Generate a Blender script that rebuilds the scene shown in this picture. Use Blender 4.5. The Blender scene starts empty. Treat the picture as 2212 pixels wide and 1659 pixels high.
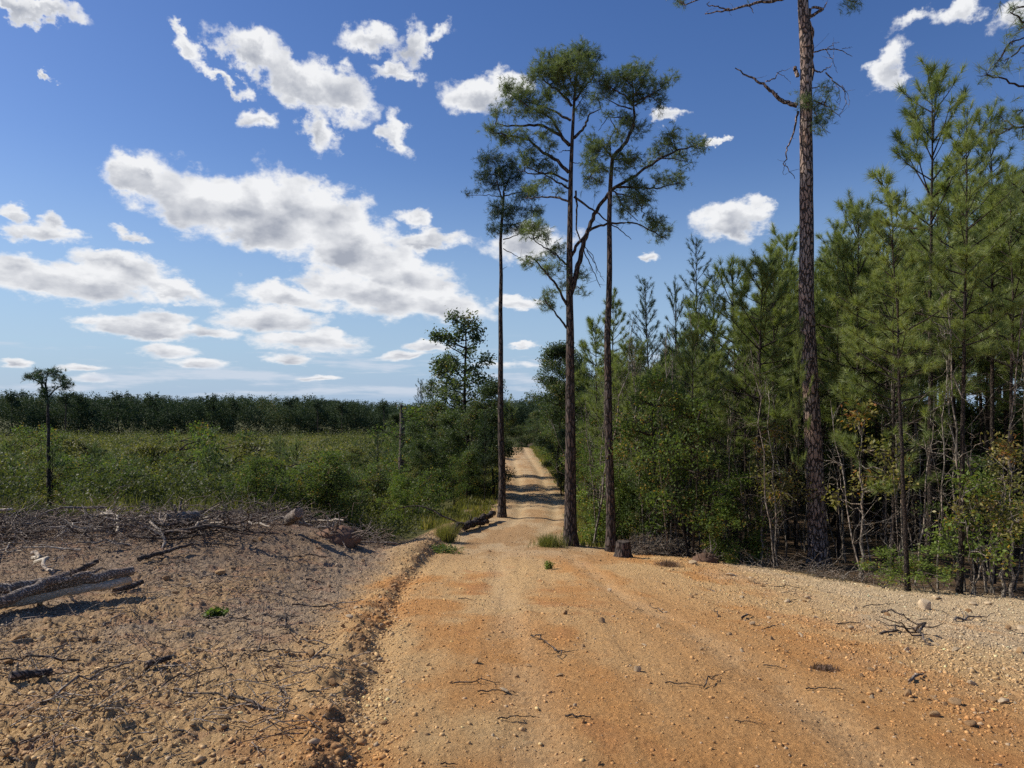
import bpy, math, random
import numpy as np
from mathutils import Vector, Matrix

# ------------------------------------------------------------------ camera, sky, sun, exposure
S = bpy.context.scene
COL = S.collection
R = math.radians
F = 745.0            # focal length in pixels of the 1024 wide frame
EYE = 1.7            # eye height over the ground at the origin
VH = 400.0           # picture row of the horizon

cam_d = bpy.data.cameras.new("camera")
cam_d.sensor_width = 36.0
cam_d.lens = 36.0 * F / 1024.0
cam_d.shift_y = (VH - 384.0) / 1024.0
cam_d.clip_start = 0.05
cam_d.clip_end = 6000
cam = bpy.data.objects.new("camera", cam_d)
COL.objects.link(cam)
cam.location = (0, 0, EYE)
cam.rotation_euler = (R(90), 0, 0)
S.camera = cam

SUN_AZ, SUN_EL = R(-77), R(40)          # azimuth from +Y towards +X, elevation
SUN_DIR = Vector((math.sin(SUN_AZ) * math.cos(SUN_EL), math.cos(SUN_AZ) * math.cos(SUN_EL), math.sin(SUN_EL)))
sun_d = bpy.data.lights.new("sun", "SUN")
sun_d.energy = 4.6
sun_d.angle = R(0.53)
sun_d.color = (1.0, 0.93, 0.82)
sun = bpy.data.objects.new("sun", sun_d)
COL.objects.link(sun)
sun.rotation_euler = SUN_DIR.to_track_quat('Z', 'Y').to_euler()

S.view_settings.view_transform = 'Standard'
S.view_settings.look = 'None'
S.view_settings.exposure = 0.12
S.view_settings.gamma = 1.0
S.cycles.max_bounces = 5
S.cycles.diffuse_bounces = 3
S.cycles.glossy_bounces = 2
S.cycles.transmission_bounces = 3
S.cycles.transparent_max_bounces = 4
S.cycles.sample_clamp_indirect = 4.0
S.cycles.use_denoising = False


class NT:
    """small helper to write node trees as expressions"""
    def __init__(self, tree):
        self.t = tree

    def n(self, kind, **kw):
        nd = self.t.nodes.new(kind)
        for k, v in kw.items():
            if k[0] == 'i' and k[1:].isdigit():
                self.put(nd.inputs[int(k[1:])], v)
            else:
                setattr(nd, k, v)
        return nd

    def put(self, sock, v):
        if isinstance(v, bpy.types.NodeSocket):
            self.t.links.new(v, sock)
        elif v is not None:
            sock.default_value = v

    def m(self, op, a, b=None, c=None, clamp=False):
        nd = self.t.nodes.new('ShaderNodeMath')
        nd.operation = op
        nd.use_clamp = clamp
        for i, v in enumerate((a, b, c)):
            self.put(nd.inputs[i], v)
        return nd.outputs[0]

    def vm(self, op, a, b=None, out=0):
        nd = self.t.nodes.new('ShaderNodeVectorMath')
        nd.operation = op
        self.put(nd.inputs[0], a)
        if b is not None:
            self.put(nd.inputs[1], b)
        return nd.outputs[out]

    def noise(self, vec, scale, detail=4.0, rough=0.55, dim='3D', color=False):
        nd = self.t.nodes.new('ShaderNodeTexNoise')
        nd.noise_dimensions = dim
        if vec is not None:
            self.put(nd.inputs['Vector'], vec)
        nd.inputs['Scale'].default_value = scale
        nd.inputs['Detail'].default_value = detail
        nd.inputs['Roughness'].default_value = rough
        return nd.outputs['Color' if color else 0]

    def vor(self, vec, scale, feature='F1'):
        nd = self.t.nodes.new('ShaderNodeTexVoronoi')
        nd.feature = feature
        self.put(nd.inputs['Vector'], vec)
        nd.inputs['Scale'].default_value = scale
        return nd

    def ss(self, x, a, b, lo=0.0, hi=1.0):
        nd = self.t.nodes.new('ShaderNodeMapRange')
        nd.interpolation_type = 'SMOOTHSTEP'
        self.put(nd.inputs[0], x)
        for i, v in zip((1, 2, 3, 4), (a, b, lo, hi)):
            nd.inputs[i].default_value = v
        return nd.outputs[0]

    def mix(self, f, a, b, blend='MIX'):
        nd = self.t.nodes.new('ShaderNodeMix')
        nd.data_type = 'RGBA'
        nd.blend_type = blend
        self.put(nd.inputs[0], f)
        self.put(nd.inputs[6], a if isinstance(a, bpy.types.NodeSocket) else (*a[:3], 1))
        self.put(nd.inputs[7], b if isinstance(b, bpy.types.NodeSocket) else (*b[:3], 1))
        return nd.outputs[2]


def make_world():
    w = bpy.data.worlds.new("World")
    S.world = w
    w.use_nodes = True
    t = w.node_tree
    t.nodes.clear()
    N = NT(t)
    out = N.n('ShaderNodeOutputWorld')
    bg = N.n('ShaderNodeBackground')
    bg.inputs[1].default_value = SKY_STRENGTH
    sky = N.n('ShaderNodeTexSky')
    sky.sky_type = 'NISHITA'
    sky.sun_disc = False
    sky.sun_elevation = SUN_EL
    sky.sun_rotation = SUN_AZ
    sky.air_density = 1.0
    sky.dust_density = 0.35
    sky.ozone_density = 1.6
    sky.altitude = 100
    hs = N.n('ShaderNodeHueSaturation')
    hs.inputs['Hue'].default_value = 0.515
    hs.inputs['Saturation'].default_value = 1.28
    hs.inputs['Value'].default_value = 1.10
    t.links.new(sky.outputs[0], hs.inputs['Color'])
    tc = N.n('ShaderNodeTexCoord')
    sep = N.n('ShaderNodeSeparateXYZ', i0=tc.outputs['Generated'])
    dx, dy, dz = sep.outputs
    az = N.m('ARCTAN2', dx, dy)
    el = N.m('ARCSINE', dz)
    ae = N.n('ShaderNodeCombineXYZ', i0=az, i1=el).outputs[0]
    base = N.mix(N.ss(el, 0.32, -0.02, 0, .86), hs.outputs[0], SKY_LOW)
    # vertical squeeze towards the horizon, where one looks along the cloud base
    elq = N.m('MULTIPLY', N.m('POWER', N.m('MAXIMUM', el, 0.0005), 0.6), 1.35)
    q = N.n('ShaderNodeCombineXYZ', i0=az, i1=elq).outputs[0]
    nz1 = N.noise(q, 11.0, 2.0, 0.5, '3D', True)
    nz2 = N.noise(q, 30.0, 6.0, 0.62, '3D', True)
    w1 = N.vm('SUBTRACT', nz1, (0.5, 0.5, 0.5))
    w2 = N.vm('SUBTRACT', nz2, (0.5, 0.5, 0.5))
    amp = N.n('ShaderNodeMapRange', i0=el, i1=0.0, i2=0.3, i3=0.12, i4=1.0).outputs[0]
    disp = N.vm('ADD', N.vm('MULTIPLY', w1, (0.07, 0.05, 0)), N.vm('MULTIPLY', w2, (0.065, 0.055, 0)))
    p = N.vm('ADD', ae, N.vm('MULTIPLY', disp, N.n('ShaderNodeCombineXYZ', i0=N.m('ADD', N.m('MULTIPLY', amp, .6), .4), i1=amp).outputs[0]))
    field = None
    wsum = hsum = None
    for (cx, cy, rx, ry, rot, wt) in CLOUDS:
        u, v = cx * 1024 / 2212, cy * 1024 / 2212
        ax = math.atan2(u - 512, F)
        ee = math.atan2(VH - v, math.hypot(u - 512, F))
        k = math.cos(ax)
        sx = rx * 1024 / 2212 / F * k * k
        sy = ry * 1024 / 2212 / F * k * math.cos(ee) ** 2
        mp = N.n('ShaderNodeMapping', vector_type='TEXTURE')
        mp.inputs['Location'].default_value = (ax, ee, 0)
        mp.inputs['Rotation'].default_value = (0, 0, R(-rot))
        mp.inputs['Scale'].default_value = (sx, sy, 1)
        t.links.new(p, mp.inputs[0])
        ln = N.vm('LENGTH', mp.outputs[0], out=1)
        f = N.m('MULTIPLY_ADD', ln, -wt, wt)
        field = f if field is None else N.m('SMOOTH_MAX', field, f, 0.12)
        fw = N.m('MAXIMUM', f, 0.0)
        hy = N.n('ShaderNodeSeparateXYZ', i0=mp.outputs[0]).outputs[1]
        wsum = N.m('ADD', fw, 0.02) if wsum is None else N.m('ADD', wsum, fw)
        hsum = N.m('MULTIPLY', fw, hy) if hsum is None else N.m('MULTIPLY_ADD', fw, hy, hsum)
    # little flat clouds low over the horizon
    qh = N.vm('MULTIPLY', ae, (5.0, 42.0, 0))
    hz = N.noise(qh, 1.3, 5.0, 0.6)
    hb = N.m('MULTIPLY', N.ss(el, 0.0, 0.012), N.ss(el, 0.10, 0.035))
    hc = N.m('MULTIPLY', N.ss(N.m('ADD', hz, N.ss(el, .09, .01, 0, .07)), 0.53, 0.68), hb)
    # puffiness: one fine noise read twice, the second time shifted towards the sun
    fine = N.noise(q, 26.0, 7.0, 0.6)
    fine_s = N.noise(N.vm('ADD', q, (-0.011, 0.010, 0)), 26.0, 4.0, 0.55)
    relief = N.m('SUBTRACT', fine, fine_s)
    dens = N.m('ADD', field, N.m('MULTIPLY', N.m('SUBTRACT', fine, 0.5), 1.5))
    alpha = N.ss(dens, -0.15, 0.40)
    height = N.m('DIVIDE', hsum, wsum)
    thick = N.m('ADD', field, N.m('MULTIPLY', N.m('SUBTRACT', N.noise(q, 9.0, 3.0, 0.5), 0.5), 0.9))
    mid = N.noise(q, 15.0, 3.0, 0.5)
    mid_s = N.noise(N.vm('ADD', q, (-0.018, 0.030, 0)), 15.0, 3.0, 0.5)
    billow = N.m('SUBTRACT', mid, mid_s)
    base_ = N.m('MULTIPLY', N.ss(N.m('ADD', height, N.m('MULTIPLY', N.m('SUBTRACT', mid, 0.5), 1.4)), 0.25, -0.40), N.ss(field, 0.12, 0.50))
    core = N.ss(thick, 0.45, 1.15)
    grey = N.m('ADD', N.m('MULTIPLY', core, 0.46), N.m('MULTIPLY', base_, 0.50))
    grey = N.m('ADD', grey, N.m('MULTIPLY', N.m('ADD', N.m('MULTIPLY', relief, 1.0), N.m('MULTIPLY', billow, 1.7)), N.ss(field, 0.02, 0.4)), clamp=True)
    lit = N.mix(grey, CLOUD_WHITE, CLOUD_GREY)
    col = N.mix(alpha, base, lit)
    col = N.mix(N.m('MULTIPLY', hc, 0.75), col, CLOUD_FAR)
    t.links.new(col, bg.inputs[0])
    t.links.new(bg.outputs[0], out.inputs[0])
    w.cycles.sampling_method = 'MANUAL'
    w.cycles.sample_map_resolution = 512


# centre x, centre y, half width, half height, tilt (degrees, clockwise), weight; measured on the 2212 wide view
CLOUDS = [
    (320, 395, 95, 42, 12, 1.0), (420, 430, 150, 78, 14, 1.15), (560, 470, 190, 85, 12, 1.3), (700, 480, 180, 85, 18, 1.3),
    (770, 540, 150, 75, 18, 1.2), (880, 600, 120, 62, 12, 1.1), (830, 645, 150, 42, 5, 1.1), (950, 655, 120, 34, 8, 1.0),
    (620, 640, 110, 26, 5, 1.0), (930, 520, 80, 26, -8, .9), (905, 482, 55, 22, 20, .8), (590, 690, 120, 36, 3, 1.15),
    (720, 620, 90, 40, 0, 1.0),
    (545, 115, 100, 40, 28, 1.0), (640, 165, 110, 52, 32, 1.1), (720, 195, 100, 55, 25, 1.15), (690, 265, 55, 34, 60, .8),
    (425, 108, 42, 28, 20, .85), (500, 165, 50, 16, 15, .8), (400, 75, 50, 12, 40, .6),
    (800, 98, 75, 34, 5, .85), (890, 110, 32, 60, 30, .9), (850, 172, 48, 20, 10, .8), (940, 75, 40, 22, -20, .7),
    (540, 242, 46, 26, 0, .75), (855, 290, 46, 34, 70, .85), (1030, 205, 85, 44, 0, 1.0), (1090, 185, 60, 30, 0, .9),
    (60, 8, 110, 26, 8, 1.0), (80, 505, 95, 26, 6, 1.0), (95, 478, 42, 20, 0, .8), (10, 460, 30, 22, 0, .8),
    (160, 612, 210, 44, 2, 1.25), (265, 580, 120, 38, 10, 1.1), (370, 622, 110, 24, 12, 1.0), (40, 585, 75, 36, 0, 1.0),
    (320, 705, 165, 26, 2, 1.15), (355, 688, 75, 26, 0, 1.0), (450, 712, 80, 16, 5, .9), (175, 690, 45, 12, 0, .6),
    (670, 738, 130, 24, 0, 1.1), (700, 725, 60, 16, 0, .9), (370, 755, 80, 18, 0, 1.0), (435, 784, 75, 13, 3, .9),
    (630, 775, 55, 11, 0, .9), (870, 766, 72, 12, -8, .9), (925, 745, 45, 12, 0, .9), (30, 786, 46, 11, 0, .9),
    (175, 796, 50, 8, 0, .8), (200, 815, 40, 12, 0, .7), (690, 817, 62, 6, 0, .8), (290, 512, 38, 12, 4, .7),
    (1580, 478, 80, 46, 0, 1.1), (1635, 465, 50, 24, 5, .9), (1920, 155, 48, 36, -35, .85), (2070, 18, 52, 38, -30, .9),
    (1985, 55, 60, 16, -15, .5), (2180, 30, 60, 38, -20, .8), (1110, 658, 62, 18, 0, 1.0), (1145, 530, 105, 42, 0, 1.0),
    (1412, 547, 22, 11, 0, .75), (1555, 302, 28, 10, -15, .7), (1440, 248, 46, 14, 15, .65), (112, 156, 18, 7, 10, .6),
    (1130, 745, 40, 6, 0, .8), (1090, 790, 60, 8, 0, .5), (205, 540, 16, 8, 0, .7),
]
SKY_STRENGTH = 0.095
SKY_LOW = (3.2, 4.75, 7.1)
CLOUD_WHITE = (8.6, 8.7, 8.9)
CLOUD_GREY = (3.7, 4.0, 4.7)
CLOUD_FAR = (6.2, 6.8, 7.8)
make_world()

rng = np.random.default_rng(7)
random.seed(7)


# ------------------------------------------------------------------ noise on arrays
def vnoise(x, y, seed=0):
    x = np.asarray(x, np.float64); y = np.asarray(y, np.float64)
    xi = np.floor(x); yi = np.floor(y)
    fx = x - xi; fy = y - yi
    xi = xi.astype(np.int64); yi = yi.astype(np.int64)

    def h(a, b):
        n = (a * 374761393 + b * 668265263 + seed * 974634777) & 0xFFFFFFFF
        n = ((n ^ (n >> 13)) * 1274126177) & 0xFFFFFFFF
        n = ((n ^ (n >> 15)) * 2246822519) & 0xFFFFFFFF
        return ((n ^ (n >> 16)) & 0xFFFF) / 65535.0
    fx = fx * fx * (3 - 2 * fx); fy = fy * fy * (3 - 2 * fy)
    a = h(xi, yi); b = h(xi + 1, yi); c = h(xi, yi + 1); d = h(xi + 1, yi + 1)
    return a + (b - a) * fx + (c - a) * fy + (a - b - c + d) * fx * fy


def fbm(x, y, scale, octs=4, gain=0.5, seed=0, ridge=False):
    out = 0; amp = 1.0; tot = 0; c, s = 0.8, 0.6
    x = np.asarray(x) / scale; y = np.asarray(y) / scale
    for i in range(octs):
        v = vnoise(x + 17.3 * i, y - 9.1 * i, seed + i)
        if ridge:
            v = 1 - np.abs(2 * v - 1)
        out = out + v * amp
        tot += amp
        amp *= gain
        x, y = (c * x - s * y) * 2.03, (s * x + c * y) * 2.03
    return out / tot


def sstep(a, b, x):
    t = np.clip((x - a) / (b - a), 0, 1)
    return t * t * (3 - 2 * t)


# ------------------------------------------------------------------ the lie of the land
def smooth_table(ys, zs):
    Y = np.linspace(-80, 2600, 26801)
    Z = np.interp(Y, ys, zs)
    k = np.exp(-0.5 * (np.arange(-25, 26) / 9.0) ** 2); k /= k.sum()
    Z = np.convolve(np.pad(Z, 25, mode='edge'), k, 'valid')
    return Y, Z


TC = smooth_table([-80, -5, 0, 4, 6, 8, 10, 15, 20, 26, 31, 40, 60, 70, 80, 100, 200, 300, 600, 2600],
                  [2, .1, 0, -.05, -.35, -.62, -.93, -1.62, -2.25, -2.4, -2.46, -2.6, -2.7, -2.75, -3.4, -5, -8, -12, -16, -40])
TL = smooth_table([-80, -5, 0, 4, 8, 13, 16.5, 18.5, 22, 28, 45, 60, 100, 200, 280, 400, 2600],
                  [2, .1, 0, -.08, -.45, -.78, -1.05, -1.35, -2.5, -3.3, -4.35, -4.8, -5.9, -8.8, -12.4, -15, -40])


def rut_x(y):
    return np.interp(y, [0, 3.4, 5, 7, 11.5, 15, 20.5, 24, 28], [-.6, -.86, -1.08, -1.36, -1.80, -1.95, -1.9, -1.3, -.9])


def road_x(y):
    return np.interp(y, [0, 10, 15, 21, 26, 31, 46, 60, 68, 76, 90], [0.4, .1, -.2, 0.0, .75, .95, .85, .45, .45, -.6, -5])


WOOD_EDGE = ([8, 12, 13.4, 14.5, 16.5, 18.0, 19.2, 20.2, 21, 24, 31, 46, 68, 78],
             [14, 11.5, 9.0, 6.8, 6.4, 5.8, 3.6, 2.2, 2.3, 2.7, 2.9, 2.7, 2.4, 1.5])


def wood_x(y):
    return np.interp(y, *WOOD_EDGE)


def ground_z(x, y, fine=True):
    x = np.asarray(x, np.float64); y = np.asarray(y, np.float64)
    zc = np.interp(y, *TC); zl = np.interp(y, *TL)
    w0 = np.interp(y, [0, 14, 20, 26, 60], [-1.6, -1.9, -2.4, -1.5, -1.8])
    w1 = np.interp(y, [0, 14, 20, 26, 60], [-5, -5, -6, -7, -10])
    w = sstep(0, 1, (w0 - x) / (w0 - w1))
    z = zc + (zl - zc) * w
    z = z - np.clip((x - 1.2) * 0.055, 0, 0.8) * sstep(2, 8, y)
    # slash mound where the dozer left its heap
    z = z + 0.12 * np.exp(-((x + 8.2) / 4.2) ** 2 - ((y - 14.6) / 2.2) ** 2)
    z = z + 0.10 * np.exp(-((x + 4.3) / 1.6) ** 2 - ((y - 16.2) / 1.3) ** 2)
    z = z + (fbm(x, y, 6.0, 3, .5, 11) - .5) * .28 * sstep(3, 9, y) * (1 - .75 * sstep(3.2, 1.8, np.abs(x - road_x(y))) * sstep(20, 27, y))
    if fine:
        dirt = dirt_mask(x, y)
        rx = rut_x(y)
        d = x - rx
        near = sstep(24, 20, y)
        wob = fbm(x, y, .45, 3, .6, 31) - .5
        wo2 = fbm(x, y, .13, 3, .6, 37)
        # berm of clods beside the wheel cut, and the cut itself
        brk = .35 + 1.3 * fbm(x * .2, y, 1.3, 2, .5, 39)
        z = z + near * brk * (1 - .45 * sstep(7, 11, y)) * (0.05 + .16 * wob) * (.4 + 1.3 * wo2) * np.exp(-((d + .08 + .3 * wob) / .14) ** 2)
        z = z - near * 0.05 * (.3 + 1.4 * wo2) * np.exp(-((d - .16 - .2 * wob) / .13) ** 2)
        z = z + near * .10 * (wo2 - .45) * np.exp(-((d - .05) / .28) ** 2)
        bank = np.exp(-((d + .35) / .45) ** 2) * sstep(13.5, 16, y) * sstep(25, 22, y)
        z = z + bank * .25
        left = sstep(-.1, -1.2, d)
        road = sstep(1.75, 1.25, np.abs(x - road_x(y))) * sstep(12, 20, y)
        rough = (0.5 + .5 * left) * (1 - .7 * road)
        rough = rough * (.55 + .9 * fbm(x, y, 2.3, 2, .5, 5))
        pear = sstep(.8, -.2, x - 2.2 - 1.5 * fbm(x * 0, y, 3., 2, .5, 9)) * (1 - left)   # packed strip in the middle
        rough = rough * (1 - .5 * pear)
        z = z + dirt * rough * ((fbm(x, y, .8, 3, .5, 21) - .5) * .10)
        z = z + dirt * rough * (fbm(x, y, .16, 4, .62, 41) ** 2 - .25) * .10
        bl = np.abs(fbm(x, y, .045, 3, .6, 61) - .5) * 2
        z = z + dirt * rough * (.35 - bl) * .05 * sstep(30, 12, y)
        # cleat prints of the dozer track beside the berm
        tr = np.exp(-((d + .62) / .26) ** 2) * sstep(9.5, 7.5, y) * sstep(3.0, 4, y)
        z = z + tr * .030 * np.sign(np.sin(y * 2 * math.pi / .17)) * fbm(x, y, .3, 2, .5, 77)
        # old wheel paths pressed into the graded strip, streaky along the way
        rr_ = (1 - left) * sstep(22, 15, y)
        for s0 in (.25, 1.95):
            z = z - rr_ * .022 * np.exp(-((x - s0 + .035 * y) / .17) ** 2) * (1 + .5 * np.sin(y * 2 * math.pi / .11) * sstep(9, 5, y))
        z = z + rr_ * .022 * (fbm(x * 5.5, y * .45, .9, 3, .55, 57) - .5)
        # scraped ripples across the road further down
        rp = sstep(1.7, 1.2, np.abs(x - road_x(y))) * sstep(13, 16, y) * sstep(40, 30, y)
        z = z + rp * .035 * (fbm(x * .12, y, .28, 3, .6, 83) - .5)
        # two wheel paths
        for s in (-.55, .75):
            z = z - .05 * np.exp(-((x - road_x(y) - s) / .22) ** 2) * sstep(20, 26, y) * sstep(74, 68, y)
    return z


def dirt_mask(x, y):
    """1 on bare soil, 0 under grass, wood and brush"""
    n = (fbm(x, y, 1.6, 3, .55, 91) - .5)
    right = sstep(.5, -.3, x - wood_x(y) + n * 1.4)
    lim = np.interp(x, [-14, -9, -5, -3.4, -2.4, -1.6], [16.6, 17.0, 17.6, 19.5, 20.5, 23.0])
    near = sstep(1.0, -.8, y - lim + n * 3)
    road = sstep(2.9, 2.0, np.abs(x - road_x(y)) + n * 1.1) * sstep(82, 76, y)
    return np.clip(np.maximum(near, road) * right, 0, 1)


def gz(x, y):
    return float(ground_z(np.array([x]), np.array([y]))[0])


def at(u, v, y):
    """the point at distance y that the picture shows at column u, row v"""
    return Vector(((u - 512) / F * y, y, EYE + (VH - v) / F * y))


def on_ground(u, v, y0=3.0, y1=75.0):
    ys = np.concatenate([np.arange(y0, 30, .02), np.arange(30, y1, .1)])
    xs = (u - 512) / F * ys
    zr = EYE + (VH - v) / F * ys
    hit = np.nonzero(zr <= ground_z(xs, ys))[0]
    i = hit[0] if len(hit) else len(ys) - 1
    return Vector((xs[i], ys[i], float(ground_z(xs[i:i + 1], ys[i:i + 1])[0])))


def build_mesh(name, verts, faces, mats=(), attrs=None, smooth=False, mat_idx=None):
    """faces: list of integer arrays, each (n,3) or (n,4)"""
    me = bpy.data.meshes.new(name)
    verts = np.asarray(verts, np.float32)
    me.vertices.add(len(verts))
    me.vertices.foreach_set('co', verts.ravel())
    faces = [np.asarray(f, np.int32) for f in faces if len(f)]
    loops = np.concatenate([f.ravel() for f in faces])
    cnt = np.concatenate([np.full(len(f), f.shape[1], np.int32) for f in faces])
    start = np.concatenate([[0], np.cumsum(cnt)[:-1]]).astype(np.int32)
    me.loops.add(len(loops))
    me.loops.foreach_set('vertex_index', loops)
    me.polygons.add(len(cnt))
    me.polygons.foreach_set('loop_start', start)
    if smooth:
        me.polygons.foreach_set('use_smooth', np.ones(len(cnt), bool))
    for m in mats:
        me.materials.append(m)
    if mat_idx is not None:
        me.polygons.foreach_set('material_index', np.asarray(mat_idx, np.int32))
    for k, (typ, arr) in (attrs or {}).items():
        a = me.attributes.new(k, typ, 'POINT')
        a.data.foreach_set('color' if typ == 'FLOAT_COLOR' else 'value', np.asarray(arr, np.float32).ravel())
    me.update(calc_edges=True)
    return me


def link(name, me, parent=None, loc=None):
    o = bpy.data.objects.new(name, me)
    COL.objects.link(o)
    if parent is not None:
        o.parent = parent
    if loc is not None:
        o.location = loc
    return o


def tag(o, label=None, cat=None, group=None, kind=None):
    if label:
        o['label'] = label
    if cat:
        o['category'] = cat
    if group:
        o['group'] = group
    if kind:
        o['kind'] = kind
    return o


class Geo:
    """gathers pieces of one mesh"""
    def __init__(self):
        self.v = []; self.f3 = []; self.f4 = []; self.tint = []; self.k = 0

    def add(self, v, f, tint=0.5):
        v = np.asarray(v, np.float64)
        f = np.asarray(f, np.int64) + self.k
        self.v.append(v)
        (self.f3 if f.shape[1] == 3 else self.f4).append(f)
        self.tint.append(np.broadcast_to(np.asarray(tint, np.float64), (len(v),)))
        self.k += len(v)

    def tube(self, pts, rad, sides=6, tint=.5, cap=True):
        P = np.array([tuple(p) for p in pts], float)
        n = len(P)
        r = np.broadcast_to(np.asarray(rad, float), (n,))
        T = np.gradient(P, axis=0)
        T /= np.linalg.norm(T, axis=1)[:, None] + 1e-9
        ref = np.array([0, 0, 1.0]) if abs(T[0, 2]) < .8 else np.array([1.0, 0, 0])
        A = np.cross(T, ref); A /= np.linalg.norm(A, axis=1)[:, None] + 1e-9
        B = np.cross(T, A)
        ang = np.arange(sides) * 2 * math.pi / sides
        ring = P[:, None, :] + r[:, None, None] * (np.cos(ang)[None, :, None] * A[:, None, :] + np.sin(ang)[None, :, None] * B[:, None, :])
        i = np.arange(n - 1)[:, None] * sides
        j = np.arange(sides)[None, :]
        j2 = (j + 1) % sides
        f = np.stack([i + j, i + j2, i + sides + j2, i + sides + j], -1).reshape(-1, 4)
        self.add(ring.reshape(-1, 3), f, tint)
        if cap and sides > 4:
            for e, base in ((0, 0), (n - 1, (n - 1) * sides)):
                c = self.k - n * sides
                vv = np.vstack([P[e][None], ring[e]])
                ff = np.stack([np.zeros(sides, int), 1 + np.arange(sides), 1 + (np.arange(sides) + 1) % sides], -1)
                self.add(vv, ff, tint)

    def mesh(self, name, mat, smooth=False):
        if not self.v:
            return None
        v = np.concatenate(self.v)
        faces = []
        if self.f3:
            faces.append(np.concatenate(self.f3))
        if self.f4:
            faces.append(np.concatenate(self.f4))
        return build_mesh(name, v, faces, [mat], {'tint': ('FLOAT', np.concatenate(self.tint))}, smooth)


# ------------------------------------------------------------------ materials
def new_mat(name):
    m = bpy.data.materials.new(name)
    m.use_nodes = True
    t = m.node_tree
    t.nodes.clear()
    return m, NT(t), t.nodes.new('ShaderNodeOutputMaterial')


def soil_material():
    m, N, out = new_mat('bare_soil')
    tc = N.n('ShaderNodeTexCoord').outputs['Object']
    at_ = N.n('ShaderNodeAttribute', attribute_name='soil').outputs['Color']
    n1 = N.noise(tc, 9.0, 6, .65)
    n2 = N.noise(tc, 60.0, 4, .6)
    vo = N.vor(tc, 38.0)
    c = N.mix(N.ss(n1, .3, .7, 0, .55), at_, N.mix(1.0, at_, (1.35, 1.28, 1.15), 'MULTIPLY'))
    c = N.mix(N.ss(n2, .35, .75, .45, 0), c, N.mix(1.0, c, (.62, .55, .5), 'MULTIPLY'))
    gr = N.n('ShaderNodeSeparateColor', i0=vo.outputs['Color']).outputs[0]
    c = N.mix(N.ss(gr, .72, .95, 0, .45), c, N.mix(1.0, c, (1.35, 1.4, 1.45), 'MULTIPLY'))
    b = N.n('ShaderNodeBsdfPrincipled')
    b.inputs['Roughness'].default_value = 0.95
    b.inputs['Specular IOR Level'].default_value = 0.1
    N.put(b.inputs['Base Color'], c)
    h = N.m('ADD', N.m('MULTIPLY', N.noise(tc, 30.0, 8, .75), .9), N.m('MULTIPLY', N.m('SUBTRACT', 1.0, vo.outputs['Distance']), .15))
    bp = N.n('ShaderNodeBump')
    bp.inputs['Strength'].default_value = 1.0
    bp.inputs['Distance'].default_value = 0.045
    N.put(bp.inputs['Height'], h)
    N.put(b.inputs['Normal'], bp.outputs[0])
    N.t.links.new(b.outputs[0], out.inputs[0])
    return m


def clod_material():
    m, N, out = new_mat('clods')
    c = N.n('ShaderNodeAttribute', attribute_name='soil').outputs['Color']
    tc = N.n('ShaderNodeTexCoord').outputs['Object']
    c = N.mix(N.noise(tc, 50.0, 3, .6), N.mix(1.0, c, (.75, .72, .7), 'MULTIPLY'), c)
    b = N.n('ShaderNodeBsdfPrincipled')
    b.inputs['Roughness'].default_value = .95
    b.inputs['Specular IOR Level'].default_value = .1
    N.put(b.inputs['Base Color'], c)
    N.t.links.new(b.outputs[0], out.inputs[0])
    return m


def rock_material(name, a, b_, seed):
    m, N, out = new_mat(name)
    tc = N.n('ShaderNodeTexCoord').outputs['Object']
    inf = N.n('ShaderNodeObjectInfo').outputs['Random']
    ti = N.n('ShaderNodeAttribute', attribute_name='tint').outputs['Fac']
    f = N.m('ADD', N.m('MULTIPLY', N.noise(tc, 7.0 + seed, 5, .6), .8), N.m('MULTIPLY', N.m('ADD', inf, ti), .32), clamp=True)
    c = N.mix(N.ss(f, .25, .85), a, b_)
    b = N.n('ShaderNodeBsdfPrincipled')
    b.inputs['Roughness'].default_value = 0.9
    b.inputs['Specular IOR Level'].default_value = 0.15
    N.put(b.inputs['Base Color'], c)
    bp = N.n('ShaderNodeBump')
    bp.inputs['Strength'].default_value = .7
    bp.inputs['Distance'].default_value = 0.02
    N.put(bp.inputs['Height'], N.noise(tc, 22.0, 6, .65))
    N.put(b.inputs['Normal'], bp.outputs[0])
    N.t.links.new(b.outputs[0], out.inputs[0])
    return m


def bark_material(name, dark, light, scale=(14, 14, 3.2), bump=.03, edge=.22):
    m, N, out = new_mat(name)
    tc = N.n('ShaderNodeTexCoord').outputs['Object']
    v = N.vm('MULTIPLY', N.vm('ADD', tc, N.vm('MULTIPLY', N.noise(tc, 3.0, 3, .5, '3D', True), (.15, .15, .3))), scale)
    vo = N.vor(v, 1.0, 'DISTANCE_TO_EDGE')
    crack = N.ss(vo.outputs['Distance'], 0.02, edge)
    n = N.noise(v, .7, 5, .65)
    c = N.mix(n, N.mix(1.0, light, (.75, .75, .75), 'MULTIPLY'), light)
    c = N.mix(N.ss(N.noise(tc, 1.7, 3, .5), .4, .65), c, N.mix(1.0, c, (1.06, .90, .80), 'MULTIPLY'))
    c = N.mix(crack, dark, c)
    b = N.n('ShaderNodeBsdfPrincipled')
    b.inputs['Roughness'].default_value = 0.9
    b.inputs['Specular IOR Level'].default_value = 0.2
    N.put(b.inputs['Base Color'], c)
    bp = N.n('ShaderNodeBump')
    bp.inputs['Strength'].default_value = 1.0
    bp.inputs['Distance'].default_value = bump
    N.put(bp.inputs['Height'], N.m('ADD', crack, N.m('MULTIPLY', n, .5)))
    N.put(b.inputs['Normal'], bp.outputs[0])
    N.t.links.new(b.outputs[0], out.inputs[0])
    return m


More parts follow.
